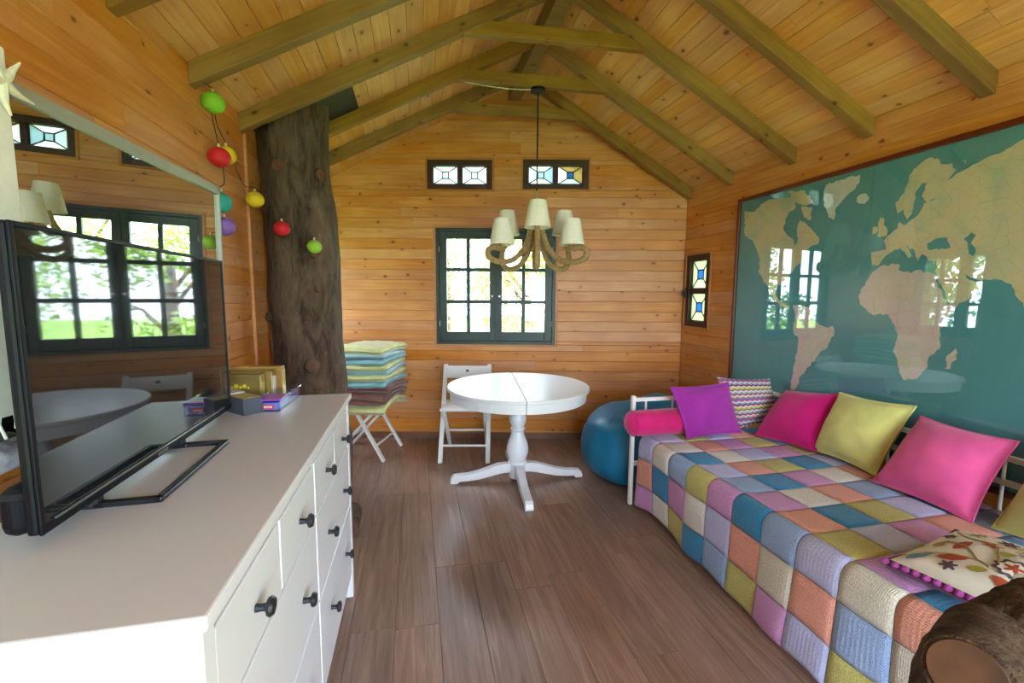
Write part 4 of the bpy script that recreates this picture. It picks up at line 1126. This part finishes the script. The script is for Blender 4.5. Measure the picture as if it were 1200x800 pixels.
def stub2(base, d, r, L):
    d = Vector(d).normalized(); b = Vector(base)
    mb = MB(); mb.tube([b, b+d*L*.55, b+d*L*.9, b+d*L], [r*1.5, r*1.22, r*1.16, r*1.02], 24, fn=knobby); s_ = mb.build('branch_stub', 'bark_warm', t, smooth=True, sharp=60)
    mb = MB(); mb.tube([b+d*(L-.004), b+d*(L+.004)], [r*.95, r*.9], 24); mb.build('cut_face', 'cut_wood_dark', s_, smooth=True, sharp=50)
stub2((-.02, -.0, .82), (-.80, -.32, .27), .047, .205)

# ------------------------------------------------------------------ short log on the floor past the dresser
t = thing('short_log', 'small dark round log lying on the floor behind the dresser end', 'log', (-.40, 2.56, 0))
mb = MB(); mb.tube([(0, -.01, .058), (0, .11, .058), (0, .22, .058)], [.056, .058, .056], 20, fn=trunk_noise(.08, 14, 2)); mb.build('bark', 'bark', t, smooth=True, sharp=50)
mb = MB(); mb.tube([(0, -.016, .058), (0, -.008, .058)], [.044, .046], 20); mb.build('cut_face', 'cut_wood_dark', t, smooth=True, sharp=50)

# ------------------------------------------------------------------ framed world map
MY0, MY1, MZ0, MZ1 = .40, 3.06, .56, 2.162
t = thing('world_map', 'large framed world map under glass with teal oceans above the bed', 'map', (2.497, (MY0+MY1)/2, MZ0))
def Mx(mb): return rel(mb, t)
Mx(MB().box(2.478, 2.484, MY0+.015, MY1-.015, MZ0+.015, MZ1-.015)).build('map_sheet', 'map_ocean', t)
for b in ((2.462, 2.497, MY0, MY1, MZ1-.028, MZ1), (2.462, 2.497, MY0, MY1, MZ0, MZ0+.028)): Mx(MB().box(*b)).build('frame_rail', 'mahogany', t, bevel=.004)
for b in ((2.462, 2.497, MY0, MY0+.028, MZ0+.028, MZ1-.028), (2.462, 2.497, MY1-.028, MY1, MZ0+.028, MZ1-.028)): Mx(MB().box(*b)).build('frame_stile', 'mahogany', t, bevel=.004)
Mx(MB().box(2.468, 2.471, MY0+.02, MY1-.02, MZ0+.02, MZ1-.02)).build('glass_pane', 'map_glass', t)
LANDS = {'namerica':[(2.996, 2.071), (2.905, 2.039), (2.826, 2.086), (2.768, 2.104), (2.662, 2.09), (2.599, 2.084), (2.528, 2.055), (2.531, 1.994), (2.581, 1.982), (2.604, 1.936), (2.617, 1.881), (2.576, 1.825), (2.53, 1.798), (2.509, 1.754), (2.488, 1.793), (2.5, 1.836), (2.49, 1.918), (2.448, 1.897), (2.396, 1.849), (2.337, 1.788), (2.333, 1.742), (2.401, 1.729), (2.428, 1.677), (2.454, 1.638), (2.473, 1.625), (2.533, 1.572), (2.573, 1.487), (2.639, 1.503), (2.654, 1.459), (2.601, 1.385), (2.516, 1.343), (2.523, 1.321), (2.618, 1.369), (2.702, 1.459), (2.814, 1.593), (2.812, 1.686), (2.887, 1.826), (2.98, 1.885)],
         'arctic':[(2.602, 2.12), (2.466, 2.103), (2.394, 2.008), (2.433, 2.002), (2.508, 2.024)],
         'baffin':[(2.482, 2.005), (2.4, 1.983), (2.401, 1.903), (2.45, 1.925)],
         'greenland':[(2.313, 2.101), (2.1, 2.109), (2.102, 2.057), (2.149, 2.02), (2.192, 1.986), (2.229, 1.95), (2.243, 1.878), (2.281, 1.903), (2.308, 1.965), (2.324, 2.058)],
         'iceland':[(2.107, 1.981), (2.053, 1.993), (2.033, 1.965), (2.06, 1.936), (2.098, 1.949)],
         'samerica':[(2.487, 1.36), (2.43, 1.362), (2.346, 1.34), (2.322, 1.264), (2.251, 1.231), (2.186, 1.235), (2.175, 1.2), (2.201, 1.138), (2.23, 1.09), (2.269, 1.054), (2.299, 1.003), (2.348, 0.956), (2.363, 0.914), (2.397, 0.884), (2.402, 0.834), (2.437, 0.786), (2.464, 0.805), (2.455, 0.889), (2.443, 0.974), (2.429, 1.073), (2.429, 1.138), (2.471, 1.175), (2.47, 1.28)],
         'uk':[(1.971, 1.856), (1.947, 1.841), (1.944, 1.807), (1.918, 1.769), (1.921, 1.742), (1.972, 1.748), (1.971, 1.8)],
         'ireland':[(2.0, 1.798), (1.977, 1.8), (1.976, 1.766), (1.999, 1.76)],
         'eurasia':[(1.893, 1.909), (1.851, 1.954), (1.838, 2.036), (1.793, 2.076), (1.757, 2.097), (1.715, 2.084), (1.698, 2.05), (1.654, 2.043), (1.634, 2.008), (1.653, 1.984), (1.665, 1.967), (1.633, 1.988), (1.601, 1.999), (1.57, 2.014), (1.526, 2.029), (1.468, 2.039), (1.416, 2.066), (1.339, 2.066), (1.25, 2.043), (1.142, 2.013), (1.105, 1.878), (1.112, 1.702), (1.171, 1.508), (1.22, 1.445), (1.265, 1.479), (1.289, 1.411), (1.314, 1.341), (1.353, 1.402), (1.387, 1.473), (1.431, 1.493), (1.506, 1.495), (1.564, 1.527), (1.546, 1.502), (1.513, 1.486), (1.483, 1.462), (1.529, 1.409), (1.601, 1.378), (1.623, 1.428), (1.66, 1.5), (1.672, 1.532), (1.674, 1.593), (1.71, 1.596), (1.722, 1.618), (1.742, 1.63), (1.758, 1.594), (1.777, 1.649), (1.825, 1.681), (1.788, 1.623), (1.804, 1.614), (1.845, 1.672), (1.886, 1.654), (1.927, 1.624), (1.955, 1.586), (1.987, 1.593), (1.993, 1.664), (1.92, 1.668), (1.935, 1.715), (1.915, 1.741), (1.87, 1.774), (1.863, 1.805), (1.835, 1.785), (1.807, 1.807), (1.779, 1.824), (1.755, 1.877), (1.702, 1.896), (1.742, 1.884), (1.77, 1.916), (1.751, 1.978), (1.774, 1.979), (1.8, 1.943), (1.805, 1.839), (1.827, 1.813), (1.848, 1.868), (1.877, 1.851)],
         'africa':[(1.993, 1.535), (1.945, 1.579), (1.848, 1.59), (1.845, 1.556), (1.782, 1.537), (1.763, 1.552), (1.676, 1.527), (1.668, 1.49), (1.61, 1.383), (1.566, 1.389), (1.63, 1.251), (1.622, 1.17), (1.66, 1.129), (1.665, 1.08), (1.702, 1.012), (1.768, 0.987), (1.804, 1.058), (1.83, 1.145), (1.818, 1.21), (1.842, 1.273), (1.871, 1.322), (1.961, 1.319), (2.034, 1.371), (2.046, 1.425)],
         'madagascar':[(1.559, 1.177), (1.548, 1.156), (1.569, 1.078), (1.593, 1.074), (1.589, 1.139)],
         'blacksea':[(1.723, 1.68), (1.692, 1.697), (1.639, 1.696), (1.622, 1.649), (1.669, 1.644), (1.715, 1.648)],
         'caspian':[(1.575, 1.683), (1.549, 1.709), (1.529, 1.696), (1.545, 1.66), (1.527, 1.639), (1.531, 1.602), (1.548, 1.613), (1.556, 1.652)],
         'novaya':[(1.617, 2.042), (1.597, 2.041), (1.602, 2.014)],
         'australia': [(.98,1.14),(.93,1.2),(.86,1.19),(.84,1.23),(.8,1.15),(.74,1.08),(.75,.98),(.83,.95),(.92,1.0),(.99,1.02)]}
from mathutils.geometry import tessellate_polygon
def land(pts, mat, name, x):
    # break straight coast lines into small bays; less jitter where an outline would cross itself
    for jit in (.0075, .005, .003, .0):
        rnd = random.Random(len(pts)); out = []
        for (a, b), (c, d) in zip(pts, pts[1:]+pts[:1]):
            L = math.hypot(c-a, d-b); k = max(1, int(L/.014))
            for i in range(k):
                f = i/k; j = jit if i else 0
                out.append((a+(c-a)*f+rnd.uniform(-j, j), b+(d-b)*f+rnd.uniform(-j, j)))
        tri = tessellate_polygon([[Vector((p[0], p[1], 0)) for p in out]])
        sh = abs(sum(p[0]*q[1]-q[0]*p[1] for p, q in zip(out, out[1:]+out[:1])))/2
        ta = sum(abs((out[b][0]-out[a][0])*(out[c][1]-out[a][1])-(out[c][0]-out[a][0])*(out[b][1]-out[a][1]))/2 for a, b, c in tri)
        if abs(sh-ta) < .01*sh: break
    mb = MB(); mb.add([(x, p[0], p[1]) for p in out], [tuple(f) for f in tri]); return Mx(mb).build(name, mat, t)
for nm, pts in LANDS.items():
    if nm in ('blacksea', 'caspian'): land(pts, 'map_ocean', 'inland_sea', 2.4768)
    else: land(pts, {'africa': 'map_land_pink', 'samerica': 'map_land_pink', 'madagascar': 'map_land_pink', 'greenland': 'map_land_pale', 'iceland': 'map_land_pale', 'australia': 'map_land_pink'}.get(nm, 'map_land'), 'landmass', 2.4774)

# ------------------------------------------------------------------ chandelier
CX, CY = .905, 3.29
t = thing('chandelier', 'rope wrapped chandelier with six cream fabric shades hanging over the table', 'chandelier', (CX, CY, 1.60))
def ch(pts): return [(x, y, z-1.60) for x, y, z in pts]
mb = MB(); mb.lathe([(.004, 2.921), (.055, 2.920), (.057, 2.90), (.045, 2.893), (.012, 2.885), (.006, 2.875)], 24); mb.v = [(a, b, c-1.60) for a, b, c in mb.v]; mb.build('canopy', 'black_metal', t, smooth=True, sharp=40)
mb = MB(); mb.tube(ch([(0, 0, 2.88), (0, 0, 2.5), (.0, 0, 2.18)]), .006, 8); mb.build('cord', 'cord_black', t, smooth=True)
mb = MB(); mb.tube(ch([(.0, 0, 2.19), (0, 0, 2.12), (0, 0, 1.95), (0, 0, 1.85)]), [.012, .020, .024, .02], 12); mb.build('column', 'rope', t, smooth=True)
view = math.atan2(-CY, -CX)
for k in range(6):
    a = view+math.radians(2)+k*math.pi/3; c_, s_ = math.cos(a), math.sin(a)
    if k % 2 == 1: rz = [(.012, 2.06), (.045, 1.92), (.10, 1.77), (.20, 1.675), (.32, 1.655), (.40, 1.685), (.405, 1.735), (.36, 1.757), (.315, 1.752), (.292, 1.765)]; sz, sr = 1.765, .292
    else: rz = [(.012, 2.06), (.03, 1.90), (.07, 1.74), (.15, 1.64), (.24, 1.615), (.30, 1.66), (.305, 1.74), (.275, 1.81), (.255, 1.87)]; sz, sr = 1.872, .255
    path = spline([(r*c_, r*s_, z-1.60) for r, z in rz], 7)
    n = len(path)
    arm = MB(); arm.tube(path, [.021]*n, 12); ar = arm.build('arm', 'rope', t, smooth=True, sharp=80)
    mb = MB(); mb.lathe([(.017, sz-1.60), (.019, sz+.004-1.60), (.019, sz+.04-1.60), (.014, sz+.06-1.60)], 12, (sr*c_, sr*s_, 0)); mb.build('socket', 'rope', ar, smooth=True)
    mb = MB(); z0 = sz+.012-1.60
    pr = [(.094, z0), (.060, z0+.185), (.058, z0+.185), (.092, z0)]
    mb.lathe(pr+[pr[0]], 28, (sr*c_, sr*s_, 0), caps=False); mb.build('shade', 'shade_cloth', ar, smooth=True, sharp=50)
    mb = MB(); mb.lathe([(.008, z0+.04), (.016, z0+.08), (.015, z0+.11), (.004, z0+.125)], 12, (sr*c_, sr*s_, 0)); mb.build('bulb', 'paper_white', ar, smooth=True)
# white supply cable along the tie to the canopy
t = thing('ceiling_cable', 'thin pale cable running along the beam to the chandelier canopy', 'cable', (.5, 3.30, 2.90))
mb = MB(); mb.tube([Vector(p)-t.location for p in spline([(.33, 3.32, 2.93), (.45, 3.31, 2.915), (.58, 3.30, 2.905), (.72, 3.30, 2.905), (.85, 3.292, 2.91)], 6)], .004, 6); mb.build('wire', 'cord_white', t, smooth=True)

# ------------------------------------------------------------------ outside: lawn, trees, fence
mb = MB(); mb.box(-30, 32, -25, 40, -.9, -.6); g_ = mb.build('lawn', 'grass'); g_['kind'] = 'structure'
def tree(loc, h, cr, leafm, label, seed, n=2200, cb=.25):
    rnd = random.Random(seed); t_ = thing('garden_tree', label, 'tree', loc, 0, 'trees in the garden outside the windows')
    mb = MB(); mb.tube([(0, 0, 0), (.05, .03, h*.4), (0, .05, h*.8)], [.16, .12, .05], 10)
    for k in range(6):
        a = k*1.1; mb.tube([(0, 0, h*(.3+.08*k)), (cr*.4*math.cos(a), cr*.4*math.sin(a), h*(.45+.08*k)), (cr*.75*math.cos(a), cr*.75*math.sin(a), h*(.5+.08*k))], [.05, .03, .012], 6)
    mb.build('trunk', 'bark_far', t_, smooth=True)
    mb = MB(); vs = []; fs = []
    cl = [(Vector((rnd.uniform(-1, 1)*cr*.75, rnd.uniform(-1, 1)*cr*.75, h*rnd.uniform(cb, 1)))) for _ in range(26)]
    for i in range(n):
        c = cl[i % len(cl)]; d = Vector((rnd.gauss(0, 1), rnd.gauss(0, 1), rnd.gauss(0, 1))).normalized()*cr*.42*(rnd.random()**.4)
        p = c+d; s = rnd.uniform(.05, .11)
        a = Vector((rnd.gauss(0, 1), rnd.gauss(0, 1), rnd.gauss(0, 1))).normalized(); b = a.orthogonal().normalized()
        o = len(vs); vs += [p-a*s, p+b*s*.45, p+a*s, p-b*s*.45]; fs.append((o, o+1, o+2, o+3))
    mb.add(vs, fs); f_ = mb.build('foliage', leafm, t_); f_['kind'] = 'stuff'
TR_ = [((-.6, 9.0, -.6), 4.2, 1.15, 'leaf_b', 'pale green leafy tree outside, left of the casement window view'), ((2.3, 9.2, -.6), 3.8, 1.15, 'leaf_a', 'mid green bushy tree outside, right of the casement window view'),
       ((-3.9, 10.5, -.6), 4.6, 1.2, 'leaf_c', 'dark green tree outside beyond the tree trunk corner'), ((.9, 13.5, -.6), 5.2, 1.3, 'leaf_b', 'tall light green tree far behind the casement window'),
       ((5.4, 10.5, -.6), 4.8, 1.2, 'leaf_b', 'light green tree outside past the bed corner'), ((-5.6, 4.6, -.6), 4.2, 1.2, 'leaf_a', 'mid green tree outside the alcove window'), ((-7.6, 8.6, -.6), 4.8, 1.2, 'leaf_c', 'dark tree on the lawn beyond the alcove window'), ((-8.5, 1.5, -.6), 4.6, 1.2, 'leaf_b', 'pale tree on the lawn beside the left wall')]
for k, (l, h, r, lm_, lab) in enumerate(TR_): tree(l, h, r, lm_, lab, 50+k)
